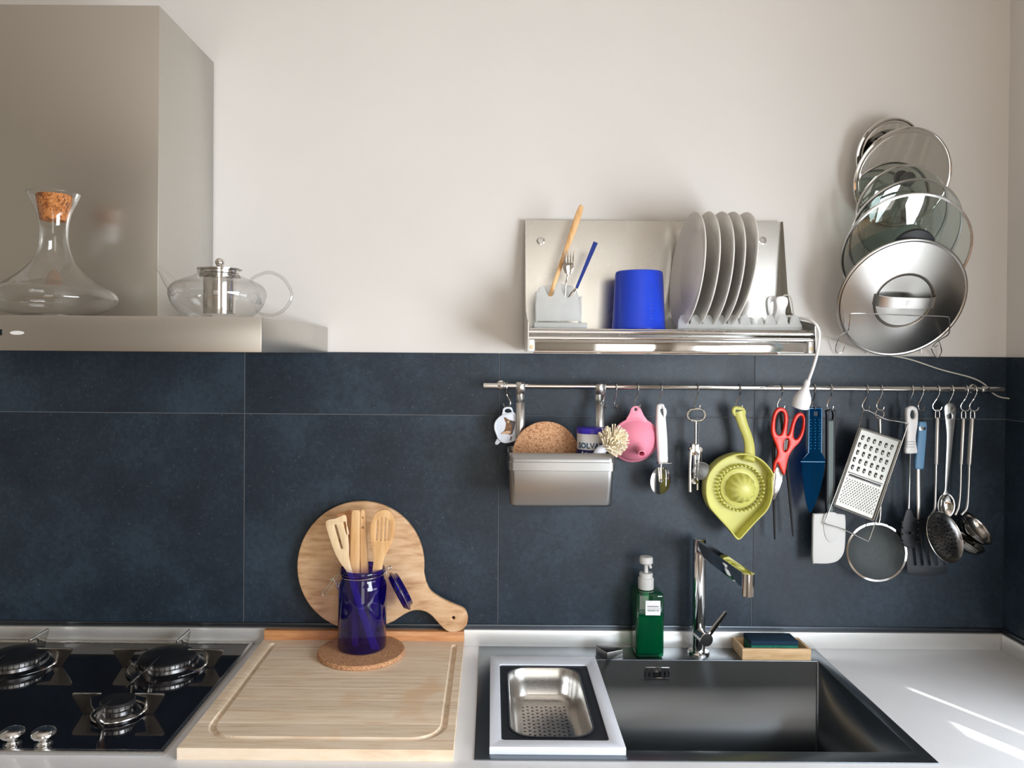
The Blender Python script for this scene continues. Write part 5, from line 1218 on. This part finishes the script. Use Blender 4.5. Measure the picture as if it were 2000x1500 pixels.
Ms = axm(skc, skn)
obj('bowl', MB().lathe([(skr, .0), (skr + .0008, .0008), (skr - .0005, .0012), (skr * .92, -.004), (skr * .6, -.010), (0, -.013), (0, -.0138), (skr * .6, -.0108), (skr * .92, -.0048), (skr, .0)], Ms, 56), MT['skim'], sk_)
hm = MB()
for ring_, n_ in ((.008, 6), (.017, 12), (.026, 18), (.035, 22), (.043, 26)):
    for k_ in range(n_):
        a = 2 * math.pi * k_ / n_ + ring_ * 40; zz_ = -.013 + .009 * (ring_ / .048) ** 2 + .0008
        hm.lathe([(.0021, 0), (0, .0003)], Ms @ TR(ring_ * math.cos(a), ring_ * math.sin(a), zz_), 7)
stuff(obj('perforations', hm, MT['black'], sk_))
obj('rim', MB().tube([Ms @ Vector((skr * math.cos(a * math.pi / 24), skr * math.sin(a * math.pi / 24), .0008)) for a in range(48)], .0011, 8, True), MT['wire'], sk_)

spn = thing('serving_spoon', 'flat handled steel serving spoon between skimmer and ladles', 'spoon', g7(1030, 1000, -.040))
so_ = spl([(1015, 240), (1030, 212), (1055, 205), (1082, 214), (1096, 245), (1090, 320), (1075, 450), (1060, 600), (1042, 740), (1035, 815), (1050, 840), (1005, 842), (1018, 810), (1022, 700), (1028, 560), (1032, 430), (1022, 320)], 3)
obj('handle', MB().plate([g7s(so_, -.044), g7s(spl([(1052, 278), (1064, 278), (1066, 310), (1050, 310)], 2), -.044)], .002, WALL(-.044), .0006), MT['satin'], spn)
b = bmesh.new()
vs, fs = [], []; nA, nR = 32, 8
spc = g7(1030, 920, -.042)
for j in range(nR + 1):
    f = j / nR
    for i in range(nA):
        a = 2 * math.pi * i / nA; vs.append((spc.x + .0205 * f * math.cos(a), spc.y + .012 * (1 - f * f) , spc.z + .030 * f * math.sin(a)))
for j in range(nR):
    for i in range(nA): fs.append((j * nA + i, j * nA + (i + 1) % nA, (j + 1) * nA + (i + 1) % nA, (j + 1) * nA + i))
b.free()
o = obj('bowl', MB().mesh(vs, fs), MT['mirror'], spn, ang=80); o.modifiers.new('sheet', 'SOLIDIFY').thickness = .0012
def ladle(label, x, xb, Y, path, cx, cy, r, n):
    t = thing('soup_ladle', label, 'ladle', g7(cx, cy + 90, Y), 'steel ladles at the end of the rail')
    loop_handle(t, x, 308, 635, Y, xb)
    obj('shaft', MB().tube([g7(px_, py_, Y) for px_, py_ in path], [.0030] + [.0026] * (len(path) - 1), 12, False, 4), MT['satin'], t)
    c = g7(cx, cy, Y - .002); P = []
    for k_ in range(10):
        a = math.pi / 2 * k_ / 9; P.append((r * math.cos(a) if k_ < 9 else 0, -r * .72 * math.sin(a)))
    o = obj('bowl', MB().lathe([(r + .0012, .0006)] + P, axm(c, n), 48), MT['darksteel'], t, ang=80); o.modifiers.new('sheet', 'SOLIDIFY').thickness = .001
ladle('steel ladle with its bowl hidden in shadow behind the skimmer', 1150, 1132, -.044, [(1132, 630), (1128, 800), (1118, 920), (1105, 960), (1092, 985)], 1180, 1150, .040, (.45, -.35, .80))
ladle('rightmost steel ladle with a deep polished bowl', 1212, 1190, -.060, [(1190, 630), (1185, 800), (1175, 930), (1150, 968), (1135, 985)], 1252, 1075, .0395, (.50, -.55, .62))
